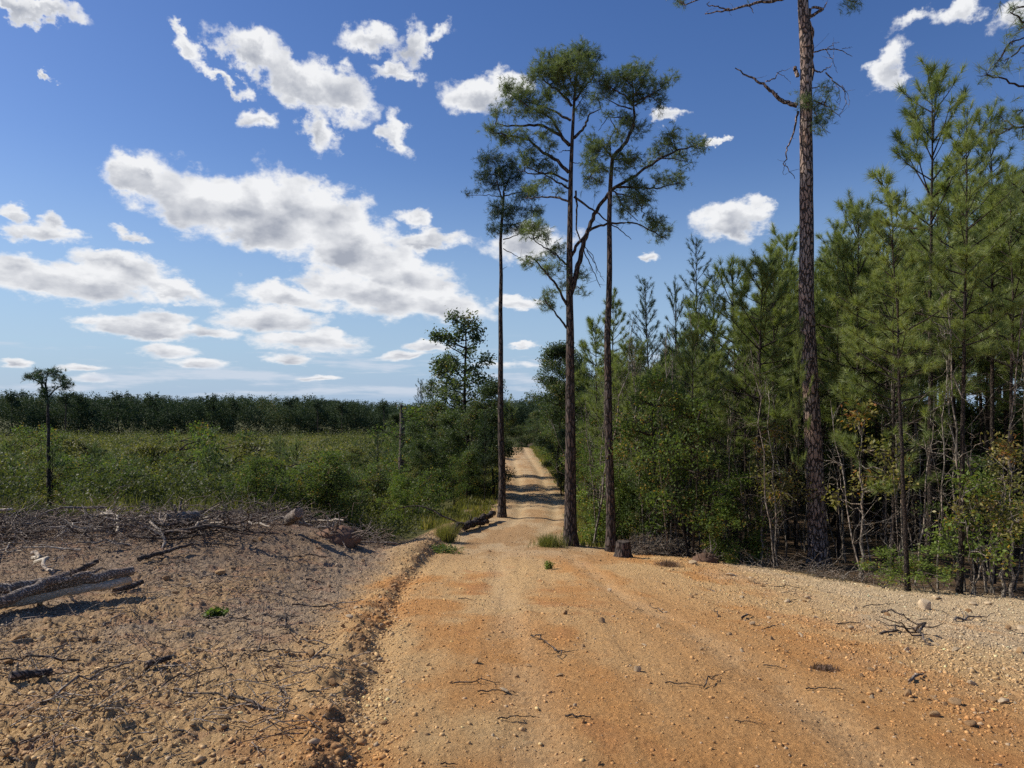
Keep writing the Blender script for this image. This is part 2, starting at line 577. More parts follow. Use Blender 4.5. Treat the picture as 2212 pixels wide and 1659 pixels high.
def leaf_material(name, a, b_, c_=None, transl=.3, rough=.55, spec=.3, cut=(.82, .97)):
    """a..b_ over the tint of each sprig; c_ for the few turned leaves"""
    m, N, out = new_mat(name)
    ti = N.n('ShaderNodeAttribute', attribute_name='tint').outputs['Fac']
    inf = N.n('ShaderNodeObjectInfo').outputs['Random']
    f = N.m('ADD', N.m('MULTIPLY', ti, .75), N.m('MULTIPLY', inf, .25))
    c = N.mix(f, a, b_)
    if c_ is not None:
        c = N.mix(N.ss(ti, cut[0], cut[1]), c, c_)
    b = N.n('ShaderNodeBsdfPrincipled')
    b.inputs['Roughness'].default_value = rough
    b.inputs['Specular IOR Level'].default_value = spec
    N.put(b.inputs['Base Color'], c)
    tr = N.n('ShaderNodeBsdfTranslucent')
    N.put(tr.inputs[0], N.mix(1.0, c, (1.5, 1.6, .7), 'MULTIPLY'))
    mx = N.n('ShaderNodeMixShader')
    mx.inputs[0].default_value = transl
    N.t.links.new(b.outputs[0], mx.inputs[1])
    N.t.links.new(tr.outputs[0], mx.inputs[2])
    N.t.links.new(mx.outputs[0], out.inputs[0])
    return m


M = {
    'soil': soil_material(),
    'clod': clod_material(),
    'rock_tan': rock_material('sandstone', (.30, .17, .08), (.52, .34, .175), 0),
    'rock_pale': rock_material('pale_stone', (.46, .33, .19), (.70, .54, .35), 2),
    'lump': rock_material('dark_soil_lump', (.06, .04, .03), (.20, .12, .08), 1),
    'bark_pine': bark_material('pine_bark', (.028, .022, .019), (.14, .112, .095)),
    'bark_big': bark_material('plated_pine_bark', (.05, .038, .032), (.36, .285, .24), (15, 15, 4.2), .05, .16),
    'bark_young': bark_material('young_pine_bark', (.018, .014, .012), (.085, .068, .055), (30, 30, 12), .012),
    'bark_pale': bark_material('pale_bark', (.08, .07, .055), (.34, .30, .25), (20, 20, 6), .008),
    'bark_dead': bark_material('dead_wood', (.04, .032, .026), (.20, .16, .13), (5, 30, 30), .01),
    'wood_grey': bark_material('weathered_wood', (.13, .105, .085), (.46, .39, .32), (1.1, 45, 45), .012),
    'wood_pale': bark_material('bleached_wood', (.40, .34, .26), (.62, .54, .43), (1.5, 26, 26), .006),
    'snag': bark_material('snag_wood', (.06, .05, .04), (.26, .22, .18), (30, 30, 3), .012),
    'needle': leaf_material('pine_needles', (.055, .088, .038), (.185, .225, .095), None, .35, .5, .35),
    'needle_young': leaf_material('young_pine_needles', (.07, .112, .036), (.345, .385, .12), (.24, .12, .05), .30, .45, .4, (.985, 1.0)),
    'needle_dark': leaf_material('dark_pine_needles', (.026, .050, .028), (.075, .115, .055), None, .25, .5, .35),
    'needle_dry': leaf_material('dry_needles', (.13, .075, .05), (.27, .17, .11), None, .15),
    'leaf': leaf_material('broad_leaves', (.045, .078, .022), (.155, .205, .058), (.26, .17, .05), .4, .6, .22, (.93, 1.0)),
    'leaf_light': leaf_material('light_leaves', (.08, .13, .025), (.22, .28, .065), (.42, .28, .07), .35, .55, .25, (.88, 1.0)),
    'leaf_fall': leaf_material('turning_leaves', (.10, .12, .03), (.36, .30, .09), (.36, .16, .05), .35, .5, .4, (.86, 1.0)),
    'leaf_dull': leaf_material('tree_leaves', (.034, .058, .024), (.115, .150, .062), (.20, .16, .06), .35, .55, .3, (.95, 1.0)),
    'field': leaf_material('field_growth', (.028, .046, .018), (.27, .255, .08), (.22, .17, .07), .35, .6, .3, (.88, 1.0)),
    'grass': leaf_material('grass_blades', (.10, .115, .028), (.27, .25, .085), (.36, .28, .13), .35, .55, .3, (.8, 1.0)),
    'far': leaf_material('far_wood', (.026, .050, .030), (.115, .140, .066), (.24, .18, .06), .15, .7, .1, (.84, .97)),
}

def soil_color(x, y):
    # soil colours
    def C(*c): return np.array(c)[None, :]
    def mixc(a, b, f): return a + (b - a) * f[:, None]
    n_big = fbm(x, y * .45, 1.3, 4, .6, 101)
    n_mid = fbm(x, y * .6, .5, 4, .6, 111)
    n_sm = fbm(x, y, .22, 3, .6, 121)
    orange = C(.56, .295, .11); tan = C(.61, .41, .20); pale = C(.60, .48, .31); grey = C(.38, .29, .20); red = C(.46, .21, .09)
    d = x - rut_x(y)
    col = mixc(np.repeat(tan, len(x), 0), orange, sstep(.42, .62, n_big * .7 + n_mid * .3))
    col = mixc(col, red, .45 * sstep(.60, .75, n_mid) * sstep(.5, .3, np.abs(d - 2.2) / 4))
    rightw = sstep(2.2, 4.5, x + (n_big - .5) * 3.0 - .10 * y) 
    col = mixc(col, pale, .85 * rightw * sstep(.25, .6, n_mid + .15))
    strip = np.exp(-((x - 1.5 - .02 * y + (n_big - .5)) / 1.2) ** 2) * sstep(16, 8, y)
    col = mixc(col, orange, .75 * strip)
    br = sstep(3.2, 4.4, x) * sstep(7, 4.5, y)
    col = mixc(col, orange, .6 * br * sstep(.4, .6, n_big))
    for s0 in (.25, 1.95):
        wp = np.exp(-((x - s0 + .035 * y) / .2) ** 2) * sstep(22, 14, y) * sstep(.3, .6, n_mid + .12)
        col = mixc(col, C(.66, .47, .26), .5 * wp)
    lf = sstep(-.05, -.9, d + (n_mid - .5) * .6)
    lcol = mixc(np.repeat(grey, len(x), 0), tan, sstep(.45, .68, n_mid * .5 + n_big * .5) * .8)
    nearl = sstep(7.5, 4.0, y + (n_big - .5) * 3)
    lcol = mixc(lcol, tan, nearl * .85)
    lcol = mixc(lcol, C(.20, .145, .105), .65 * sstep(8, 12.5, y) * sstep(-2, -5, x))
    lcol = mixc(lcol, C(.25, .18, .125), .4 * sstep(6, 8, y) * sstep(-1.5, -4, x) * sstep(.35, .6, n_mid))
    lcol = mixc(lcol, C(.36, .20, .13), .4 * sstep(.58, .7, n_sm))
    col = mixc(col, lcol, lf)
    col = mixc(col, C(.26, .14, .075), .6 * np.exp(-((d + .02) / .11) ** 2) * sstep(25, 20, y) * sstep(.3, .6, n_sm + .1))
    far = sstep(14, 20, y)
    rcol = mixc(np.repeat(C(.43, .275, .14), len(x), 0), C(.53, .39, .23), sstep(.4, .65, n_mid))
    tracks = sum(np.exp(-((x - road_x(y) - s) / .26) ** 2) for s in (-.55, .75))
    rcol = mixc(rcol, C(.56, .43, .25), .6 * np.clip(tracks, 0, 1) * sstep(22, 28, y))
    rcol = mixc(rcol, C(.30, .28, .10), .6 * np.exp(-((x - road_x(y) - 1.35) / .3) ** 2) * sstep(28, 33, y) * sstep(.45, .6, n_mid))
    col = mixc(col, rcol, far * sstep(2.9, 1.9, np.abs(x - road_x(y))))
    # leaf litter at the wood edge, green-brown floor elsewhere
    dm = dirt_mask(x, y)
    litter = mixc(np.repeat(C(.10, .07, .045), len(x), 0), C(.20, .14, .09), n_sm)
    edge = sstep(-1.3, .3, x - wood_x(y)) * sstep(.35, .6, n_mid)
    col = mixc(col, C(.30, .235, .175), .7 * edge)
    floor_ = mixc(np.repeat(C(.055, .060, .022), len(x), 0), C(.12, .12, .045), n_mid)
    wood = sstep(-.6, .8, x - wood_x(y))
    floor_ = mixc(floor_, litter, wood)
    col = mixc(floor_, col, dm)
    return np.clip(col, 0, 1)


# ------------------------------------------------------------------ the ground sheet
def make_ground():
    rows = [-60.0, -30.0, -12.0, -5.0, -1.5, 0.3]
    y = 1.4
    while y < 2400:
        rows.append(y)
        k = .0036 if y < 14 else (.0062 if y < 80 else .022)
        y += (y + 3) * k
    rows = np.array(rows)
    t = np.concatenate([[-9, -6, -4, -2.8, -2.0, -1.5, -1.2, -1.0], np.arange(-.86, .8601, .00125), [1.0, 1.2, 1.5, 2.0, 2.8, 4, 6, 9]])
    nr, nc = len(rows), len(t)
    Y = np.repeat(rows[:, None], nc, 1)
    X = t[None, :] * np.maximum(Y + 3, 4.0)
    Z = ground_z(X.ravel(), Y.ravel()).reshape(nr, nc)
    x, y = X.ravel(), Y.ravel()
    V = np.stack([x, y, Z.ravel()], -1)
    i = (np.arange(nr - 1)[:, None] * nc + np.arange(nc - 1)[None, :])
    Fq = np.stack([i, i + 1, i + nc + 1, i + nc], -1).reshape(-1, 4)
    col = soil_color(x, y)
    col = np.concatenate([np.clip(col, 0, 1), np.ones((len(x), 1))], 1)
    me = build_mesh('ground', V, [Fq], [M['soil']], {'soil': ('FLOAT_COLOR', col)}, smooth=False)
    g = link('ground', me)
    tag(g, 'bare orange and tan soil sloping down to the dirt road', None, None, 'structure')


make_ground()


# ------------------------------------------------------------------ foliage geometry
def unit(a):
    return a / (np.linalg.norm(a, axis=-1, keepdims=True) + 1e-9)


def needles(G, C, D, length=.16, n=26, width=.0055, spread=.75, tint=None, along=.12, droop=.12):
    """tufts of long needles at C pointing along D"""
    C = np.asarray(C, float); D = unit(np.asarray(D, float))
    k = len(C)
    if not k:
        return
    tint = rng.random(k) if tint is None else np.broadcast_to(tint, (k,))
    d = unit(D[:, None, :] * .85 + rng.normal(0, spread, (k, n, 3)) * .8)
    b = C[:, None, :] - D[:, None, :] * (rng.random((k, n, 1)) * along)
    L = length * rng.uniform(.7, 1.15, (k, n, 1))
    tip = b + d * L
    tip[..., 2] -= (droop * L[..., 0])
    side = unit(np.cross(d, rng.normal(0, 1, (k, n, 3)))) * (width / 2)
    V = np.stack([b - side, b + side, tip], 2).reshape(-1, 3)
    f = np.arange(k * n * 3).reshape(-1, 3)
    tt = np.repeat(np.clip(tint[:, None] + rng.normal(0, .10, (k, n)), 0, .98), 3)
    G.add(V, f, tt)


def leaves(G, C, n=12, size=.08, rad=.18, tint=None, flat=.5, aspect=.55):
    """n small pointed leaves round each centre"""
    C = np.asarray(C, float)
    k = len(C)
    if not k:
        return
    tint = rng.random(k) if tint is None else np.broadcast_to(tint, (k,))
    off = rng.normal(0, rad * .55, (k, n, 3))
    c = C[:, None, :] + off
    nrm = unit(rng.normal(0, 1, (k, n, 3)) * (1 - flat) + np.array([-.35, 0, 1.0]) * flat)
    a = unit(np.cross(nrm, rng.normal(0, 1, (k, n, 3))))
    b = np.cross(nrm, a)
    L = size * rng.uniform(.6, 1.25, (k, n, 1))
    W = L * aspect
    V = np.stack([c - a * L * .5, c - b * W * .5 + a * L * .06, c + a * L * .5 - nrm * L * .12, c + b * W * .5 + a * L * .06], 2).reshape(-1, 3)
    f = np.arange(k * n * 4).reshape(-1, 4)
    tt = np.repeat(np.clip(tint[:, None] + rng.normal(0, .13, (k, n)), 0, 1), 4)
    G.add(V, f, tt)


def bent(p0, p1, n=5, sag=0.0, wob=.04):
    p0 = np.array(tuple(p0), float); p1 = np.array(tuple(p1), float)
    t = np.linspace(0, 1, n)[:, None]
    L = np.linalg.norm(p1 - p0)
    P = p0 + (p1 - p0) * t
    P[:, 2] += -sag * L * np.sin(t[:, 0] * math.pi)
    P[1:-1] += rng.normal(0, wob * L, (n - 2, 3))
    return P


def sub_line(P, m):
    """resample a polyline to m points, with a little smoothing"""
    P = np.array([tuple(p) for p in P], float)
    s = np.concatenate([[0], np.cumsum(np.linalg.norm(np.diff(P, axis=0), axis=1))])
    t = np.linspace(0, s[-1], m)
    Q = np.stack([np.interp(t, s, P[:, i]) for i in range(3)], -1)
    if m > 4:
        Q[1:-1] = .25 * Q[:-2] + .5 * Q[1:-1] + .25 * Q[2:]
    return Q


def clump_foliage(W, Lf, skel, clumps, kind, sprig=.35, **kw):
    """W: wood Geo, Lf: leaf Geo; skel: (n,3) wood points a twig may start from; clumps: (centre, radii, count)"""
    for c, r, n in clumps:
        c = np.array(tuple(c), float); r = np.array(r, float)
        j = np.argmin(((skel - c) ** 2).sum(1) + .25 * np.maximum(0, skel[:, 2] - c[2]) ** 2)
        root = skel[j]
        mid = root + (c - root) * .75
        if np.linalg.norm(c - root) > .25:
            W.tube(bent(root, mid, 4, .0, .06), np.linspace(.017, .011, 4), 4, .4, False)
        q = unit(rng.normal(0, 1, (n, 3))) * (rng.random((n, 1)) ** .45) * r + c
        base_t = np.clip(rng.normal(.5, .22), .08, .9)
        starts = mid + (c - mid) * rng.random((n, 1)) + rng.normal(0, .05, (n, 3)) * r
        for i in range(n):
            if rng.random() < kw.get('twigs', .6):
                W.tube(bent(starts[i], q[i], 3, .05, .08), (.007, .005, .003), 3, .4, False)
        D = unit(q - c + np.array([0, 0, .35]) * r.max() + rng.normal(0, .25, (n, 3)) * r.max())
        if kind == 'needle':
            m = kw.get('per', 2)
            CC = np.repeat(q, m, 0) + rng.normal(0, .085, (n * m, 3)) * kw.get('loose', 1)
            DD = unit(np.repeat(D, m, 0) + rng.normal(0, .45, (n * m, 3)))
            needles(Lf, CC, DD, kw.get('length', .13), kw.get('n', 20), kw.get('width', .006), .7,
                    np.clip(base_t + rng.normal(0, .18, n * m), 0, 1))
        else:
            leaves(Lf, q, kw.get('n', 12), kw.get('size', .09), kw.get('rad', .2), np.clip(base_t + rng.normal(0, .2, n), 0, 1))


def tree_thing(name, label, cat, loc, wood, crown, wmat, cmat, group=None, crown_name='crown', wname='trunk'):
    """an empty at the foot, a trunk mesh with its limbs, a crown mesh; wood and crown are Geo in world space"""
    e = bpy.data.objects.new(name, None)
    COL.objects.link(e)
    e.location = loc
    tag(e, label, cat, group)
    for G, nm, mt in ((wood, wname, wmat), (crown, crown_name, cmat)):
        if G is None or not G.v:
            continue
        G.v = [v - np.array(tuple(loc)) for v in G.v]
        link(nm, G.mesh(nm, M[mt], nm == wname), e)
    return e


def kids(o):
    return [c for c in COL.objects if c.parent == o]


KIDS = {}


def copy_thing(src, loc, rot=0.0, scale=1.0, label=None, group=None, cat=None, tilt=(0, 0)):
    c = src.copy()
    COL.objects.link(c)
    c.location = loc
    c.rotation_euler = (tilt[0], tilt[1], rot)
    c.scale = (scale,) * 3 if not isinstance(scale, tuple) else scale
    tag(c, label, cat, group)
    for ch in KIDS[src.name]:
        d = ch.copy()
        COL.objects.link(d)
        d.parent = c
    return c


def flare(h, r0, r1, n=9, butt=1.5):
    t = np.linspace(0, 1, n)
    r = r0 + (r1 - r0) * t
    return r * (1 + (butt - 1) * np.exp(-t * h / .35))


# ------------------------------------------------------------------ the tall pines traced from the view
def zoomed(x0, y0, s):
    return lambda X, Y: ((x0 + X / s) / 3.0, (y0 + Y / s) / 3.0)


Z1 = zoomed(1250, 100, 1.843)
Z3 = zoomed(2200, 0, 1.843)
Z5 = zoomed(0, 1000, 1.7015)
Z2 = zoomed(1200, 900, 2.074)


def traced_pine(name, label, foot, dist, trunk, branches, clumps, zf, r0, r1, wmat='bark_pine', cmat='needle', mpx=None,
                dense=1.0, seed=0, cat='pine tree', sides=12, top_extra=None, **kw):
    global rng
    rng = np.random.default_rng(seed)
    W, L = Geo(), Geo()
    mpx = mpx or dist / F
    sc = mpx * 1024 / 3072.0            # metres per source pixel is dist/F/3
    fx, fy = foot
    base = at(fx, fy, dist)
    base.z = gz(base.x, base.y) - .05
    pts = [base] + [at(*zf(X, Y), dist) for X, Y in trunk]
    if top_extra:
        pts += [at(u, v, dist) for u, v in top_extra]
    P = sub_line(pts, 40)
    P[:, 1] += np.cumsum(rng.normal(0, .012, 40)) ; P[0, 1] = base.y
    P[1:, 0] += np.interp(np.arange(39), np.arange(0, 39, 4), rng.normal(0, .012, 10))
    h = np.linalg.norm(P[-1] - P[0])
    W.tube(P, flare(h, r0, r1, 40, 1.45), sides, .5)
    skel = [P[int(len(P) * .25):]]
    for br in branches:
        pl, ra, rb = br[0], br[1], br[2]
        dep = br[3] if len(br) > 3 else rng.uniform(-1, 1)
        q = [at(*zf(X, Y), dist) for X, Y in pl]
        n = len(q)
        tot = sum((q[i + 1] - q[i]).length for i in range(n - 1))
        run = 0.0
        for i in range(1, n):
            run += (q[i] - q[i - 1]).length
            q[i].y += dep * run * .55
        j = np.argmin(np.abs(P[:, 2] - q[0].z))
        q[0].y = P[j, 1] if br[-1] != 'off' else q[0].y
        Q = sub_line(q, max(6, n * 4))
        Q[2:-1] += rng.normal(0, .012, (len(Q) - 3, 3))
        W.tube(Q, np.linspace(ra, rb, len(Q)), 6, .4)
        skel.append(Q[2:])
        for _ in range(int(tot * 2)):      # small dead or bare twigs
            k = rng.integers(len(Q) // 3, len(Q))
            W.tube(bent(Q[k], Q[k] + rng.normal(0, .18, 3) + [0, 0, .05], 3), (.006, .004, .002), 3, .4, False)
    skel = np.concatenate(skel)
    cl = []
    for c in clumps:
        X, Y, rx, ry = c[:4]
        u, v = zf(X, Y)
        a = at(u, v, dist)
        near = skel[np.argmin((skel[:, 0] - a.x) ** 2 + (skel[:, 2] - a.z) ** 2)]
        a = at(u, v, near[1] + rng.normal(0, .25))
        s1 = abs(zf(1, 0)[0] - zf(0, 0)[0]) * dist / F
        R3 = (rx * s1 * 1.22, max(rx, ry) * s1 * 1.2, ry * s1 * 1.22)
        vol = rx * ry * s1 * s1
        cl.append((a, R3, max(7, int(vol * 380 * dense))))
    clump_foliage(W, L, skel, cl, 'needle', **kw)
    return tree_thing(name, label, cat, base, W, L, wmat, cmat)


A_BR = [
    ([(845, 620), (800, 560), (700, 480), (560, 470), (430, 440)], .055, .015),
    ([(800, 560), (740, 450), (640, 400), (500, 300)], .035, .012, .3, 'off'),
    ([(840, 770), (780, 700), (690, 640), (620, 570), (500, 540), (400, 520)], .055, .014),
    ([(835, 820), (760, 770), (640, 765), (560, 740)], .035, .012),
    ([(838, 860), (700, 790), (600, 770)], .028, .01),
    ([(838, 930), (760, 890), (660, 875), (600, 870)], .035, .012),
    ([(870, 580), (930, 510), (960, 420), (1030, 370)], .045, .012),
    ([(858, 400), (800, 330), (740, 290), (660, 200)], .04, .01),
    ([(868, 380), (920, 300), (980, 230), (1000, 130)], .035, .01),
    ([(872, 300), (840, 220), (820, 120)], .025, .008),
    ([(875, 250), (930, 180), (950, 90)], .025, .008),
    ([(850, 480), (760, 400), (640, 330), (560, 300)], .04, .01),
    ([(866, 440), (900, 380), (930, 330)], .02, .008),
    ([(852, 1440), (880, 1340), (900, 1250), (930, 1150), (980, 1000), (1060, 880), (1100, 840), (1200, 780), (1330, 690), (1450, 620), (1560, 595)], .085, .018, .12),
    ([(850, 1240), (900, 1150), (970, 1070), (1060, 1045), (1200, 1035), (1300, 1070), (1370, 1110)], .05, .012, .18),
    ([(1100, 850), (1240, 850), (1330, 855), (1450, 820)], .035, .012, .12, 'off'),
    ([(1100, 880), (1150, 970), (1230, 1030)], .022, .01, .3, 'off'),
    ([(1080, 870), (1200, 920), (1250, 1000), (1240, 1035)], .022, .01, -.3, 'off'),
    ([(1330, 690), (1400, 690), (1500, 700)], .018, .008, .2, 'off'),
    ([(870, 905), (980, 990), (1060, 1060), (1130, 1110), (1175, 1155)], .035, .008, -.3),
    ([(880, 870), (885, 1000), (885, 1080), (910, 1150), (940, 1230), (980, 1310), (1020, 1400)], .03, .008, .1, 'off'),
    ([(940, 1200), (980, 1260), (1040, 1370)], .014, .005, .2, 'off'), ([(930, 1180), (980, 1240), (1000, 1330)], .012, .005, .1, 'off'),
    ([(830, 1630), (780, 1560), (720, 1500), (700, 1440)], .035, .01),
    ([(830, 1500), (770, 1400), (700, 1330), (640, 1270), (600, 1270)], .04, .01),
    ([(830, 1280), (760, 1210), (700, 1170), (620, 1110)], .03, .01),
    ([(855, 650), (810, 655), (785, 675)], .014, .006), ([(865, 715), (905, 718)], .012, .006), ([(848, 1400), (900, 1405)], .014, .006),
]
A_CL = [(900, 100, 65, 50), (830, 130, 50, 45), (960, 130, 50, 40), (740, 150, 65, 45), (860, 190, 105, 55), (690, 205, 60, 45),
        (960, 210, 50, 50), (780, 255, 80, 45), (635, 240, 38, 28), (900, 290, 50, 40), (500, 290, 48, 30), (580, 320, 65, 36),
        (620, 370, 75, 36), (720, 340, 55, 36), (690, 430, 65, 36), (520, 350, 38, 26), (440, 430, 34, 28), (500, 410, 34, 18),
        (600, 440, 55, 28), (425, 525, 50, 32), (500, 570, 58, 32), (560, 555, 45, 26), (620, 580, 45, 22), (480, 605, 36, 18),
        (740, 610, 28, 32), (700, 560, 36, 26), (760, 500, 36, 26), (620, 650, 46, 26), (600, 710, 46, 26), (680, 720, 56, 32),
        (740, 745, 36, 22), (690, 825, 34, 22), (730, 810, 24, 16), (790, 870, 22, 18), (620, 860, 40, 20), (910, 420, 28, 28),
        (1000, 345, 44, 26), (840, 330, 50, 30), (780, 200, 60, 40), (650, 1060, 58, 40), (700, 1110, 40, 30), (620, 1105, 36, 22),
        (775, 1180, 38, 25), (760, 1225, 36, 26), (615, 1265, 36, 22), (660, 1250, 28, 20), (720, 1300, 45, 28), (800, 1290, 22, 18),
        (905, 1330, 36, 26), (800, 1388, 24, 14), (905, 1412, 28, 20), (740, 1430, 36, 24), (710, 1480, 38, 26), (750, 1505, 26, 22),
        (1410, 565, 46, 38), (1390, 610, 56, 26), (1520, 600, 38, 22), (1590, 600, 28, 28), (1570, 640, 36, 14), (1330, 660, 46, 26),
        (1450, 680, 55, 22), (1500, 700, 36, 14), (1290, 710, 36, 18), (1330, 805, 46, 18), (1400, 800, 55, 24), (1450, 790, 32, 22),
        (1460, 830, 28, 14), (1190, 830, 55, 36), (1230, 880, 48, 36), (1130, 920, 38, 32), (1210, 940, 55, 28), (1265, 910, 36, 36),
        (1140, 980, 38, 28), (1280, 1000, 28, 22), (1330, 1040, 46, 28), (1370, 1090, 38, 28), (1300, 1060, 46, 18), (1340, 1130, 18, 18)]
C_BR = [
    ([(1080, 690), (1160, 600), (1200, 520), (1205, 400), (1200, 300), (1190, 210)], .06, .014, .1),
    ([(1080, 690), (1040, 640), (980, 600)], .03, .01), ([(1062, 765), (1000, 740), (950, 800)], .026, .01),
    ([(1200, 400), (1150, 330), (1060, 280), (1010, 260)], .03, .008, .3, 'off'), ([(1200, 350), (1240, 290), (1280, 200)], .026, .008, -.3, 'off'),
    ([(1205, 380), (1280, 340), (1340, 310), (1400, 255)], .028, .008, .2, 'off'), ([(1205, 400), (1290, 350), (1350, 400)], .022, .008, -.2, 'off'),
    ([(1200, 480), (1130, 460), (1060, 450), (1010, 520)], .02, .006, .4, 'off'), ([(1195, 300), (1130, 230)], .02, .008, -.4, 'off'),
    ([(1085, 700), (1150, 700), (1210, 705)], .024, .008), ([(1075, 690), (1060, 600), (1090, 560)], .022, .008),
    ([(1190, 420), (1100, 400), (1000, 340)], .02, .006, -.3, 'off'),
]
C_CL = [(970, 600, 46, 36), (1000, 650, 55, 46), (1050, 620, 36, 36), (960, 700, 36, 55), (1000, 745, 46, 46), (950, 805, 26, 46),
        (1000, 820, 22, 36), (1150, 690, 55, 42), (1200, 700, 46, 32), (1120, 740, 36, 22), (1180, 480, 55, 36), (1130, 470, 36, 26),
        (1220, 530, 46, 36), (1110, 550, 46, 26), (1060, 450, 34, 18), (1010, 260, 36, 46), (1060, 280, 55, 46), (1120, 230, 46, 36),
        (1200, 190, 55, 36), (1160, 260, 65, 46), (1240, 250, 55, 36), (1285, 190, 26, 28), (1230, 340, 55, 36), (1310, 340, 46, 28),
        (1350, 385, 28, 36), (1360, 280, 36, 22), (1405, 250, 34, 24), (1180, 350, 46, 28), (1300, 280, 36, 28), (1080, 340, 46, 26)]
B_BR = [
    ([(475, 920), (455, 860), (440, 780), (430, 700)], .035, .01), ([(478, 880), (500, 820), (530, 740)], .03, .01),
    ([(470, 905), (400, 885), (270, 870)], .018, .006), ([(478, 900), (560, 890), (640, 870)], .026, .01),
    ([(478, 1060), (570, 1040), (650, 980)], .026, .01), ([(478, 1140), (540, 1125), (600, 1100)], .022, .008),
    ([(478, 1190), (510, 1210), (600, 1260)], .018, .006), ([(470, 1000), (430, 1010)], .016, .006), ([(472, 1100), (430, 1080)], .018, .008),
    ([(470, 1310), (500, 1290)], .012, .005), ([(470, 1110), (430, 1090), (410, 1040)], .012, .005),
]
B_CL = [(380, 690, 36, 46), (430, 690, 46, 36), (375, 780, 52, 42), (450, 760, 55, 46), (520, 740, 46, 46), (500, 820, 55, 42),
        (430, 845, 55, 26), (560, 790, 26, 42), (520, 700, 36, 20), (610, 860, 46, 36), (650, 890, 26, 26), (570, 900, 46, 26),
        (450, 960, 46, 46), (500, 1000, 55, 36), (540, 960, 36, 36), (430, 1010, 26, 18), (640, 980, 46, 32), (682, 980, 24, 32),
        (600, 1000, 26, 18), (430, 1080, 46, 30), (500, 1080, 55, 32), (560, 1070, 36, 26), (590, 1092, 18, 14), (340, 872, 36, 8), (290, 880, 20, 8)]

traced_pine('pine_tree', 'tallest of three pines beside the road, one long limb arching out of its crown', (571, 548), 20.0,
            [(850, 1659), (845, 1500), (845, 1200), (850, 900), (858, 600), (868, 400), (880, 220), (900, 90)],
            A_BR, A_CL, Z1, .17, .02, dense=1.6, seed=1, per=3, n=20, length=.15, width=.0075)
traced_pine('pine_tree', 'slim bare-trunked pine between the road and the brush, dark tufts high up', (502, 518), 26.0,
            [(463, 1659), (465, 1300), (468, 1100), (475, 950), (480, 880)],
            B_BR, B_CL, Z1, .13, .04, cmat='needle_dark', dense=1.5, seed=2, per=3, n=17, length=.15, width=.007)
traced_pine('pine_tree', 'straight pine beside the tallest one, its upper stem leaning towards the clearing', (611, 552), 19.3,
            [(1053, 1659), (1065, 1300), (1065, 1000), (1070, 800), (1080, 690)],
            C_BR, C_CL, Z1, .125, .05, dense=1.4, seed=3, per=3, n=20, length=.15, width=.0075)
D_BR = [
    ([(350, 590), (250, 545), (200, 480), (130, 430), (70, 400), (20, 360)], .06, .012, .15),
    ([(180, 450), (235, 432), (250, 395), (300, 380)], .018, .005, .2, 'off'), ([(240, 400), (290, 420), (320, 460)], .008, .003, .2, 'off'),
    ([(250, 545), (240, 510), (200, 500)], .012, .004, .2, 'off'),
    ([(355, 620), (330, 740), (280, 850), (295, 890), (260, 915), (300, 950), (325, 1000)], .028, .007, -.15),
    ([(290, 900), (270, 970), (300, 960)], .008, .004, -.15, 'off'),
    ([(420, 50), (415, 95), (440, 200), (440, 320), (450, 400), (425, 470)], .055, .03, .1, 'off'),
    ([(415, 100), (460, 70), (510, 40), (440, 35)], .045, .03, .15, 'off'), ([(505, 40), (520, 10)], .016, .008, .1, 'off'),
    ([(440, 290), (520, 265), (600, 270), (670, 300)], .02, .006, .2, 'off'), ([(520, 265), (560, 235), (590, 232)], .01, .004, .2, 'off'),
    ([(510, 270), (550, 330), (580, 400)], .01, .004, .1, 'off'), ([(600, 270), (640, 260), (660, 262)], .007, .003, .1, 'off'),
    ([(450, 390), (480, 400), (545, 360)], .022, .008, .1, 'off'), ([(510, 400), (560, 450), (620, 490), (640, 560), (600, 620)], .018, .005, .2, 'off'),
    ([(600, 470), (640, 530), (645, 590)], .008, .003, .2, 'off'), ([(560, 450), (600, 520), (590, 600)], .008, .003, .3, 'off'),
    ([(400, 490), (470, 485), (550, 490)], .016, .008, -.3), ([(440, 560), (520, 600), (580, 660)], .02, .006, -.3),
    ([(440, 600), (480, 690), (545, 730)], .016, .005, .2), ([(350, 430), (340, 375)], .05, .045, -.2),
    ([(355, -20), (250, -5), (80, 20), (0, 45), (-120, 60), (-150, 62)], .05, .012, .1), ([(90, 22), (100, 45), (112, 72)], .014, .006, .1, 'off'),
    ([(-20, 50), (-100, 30), (-150, 25), (-130, 5)], .02, .008, .1, 'off'), ([(410, -60), (520, -40), (640, 0), (680, 5)], .03, .01, .1),
    ([(350, -100), (100, -90), (-150, -40), (-260, 10)], .05, .012, .1),
]
D_CL = [(400, 570, 50, 42), (440, 600, 42, 36), (480, 640, 42, 36), (495, 690, 36, 30), (520, 480, 36, 18), (530, 515, 24, 18),
        (540, 620, 26, 24), (470, 710, 30, 20), (380, 530, 24, 26), (500, 560, 36, 28), (450, 660, 30, 26),
        (630, 30, 24, 26), (675, 8, 24, 16), (-290, 10, 26, 16), (-330, -20, 40, 22), (200, -160, 180, 60), (500, -180, 160, 80), (380, -300, 220, 90)]
traced_pine('pine_tree', 'towering pine with thick scaly bark and broken dead limbs at the edge of the stand', (819, 574), 18.6,
            [(405, 1659), (405, 1300), (402, 900), (395, 500), (387, 200), (382, 0), (378, -200)],
            D_BR, D_CL, Z3, .235, .12, 'bark_big', 'needle', dense=.9, seed=4, sides=18, per=3, n=17, length=.15, width=.007)
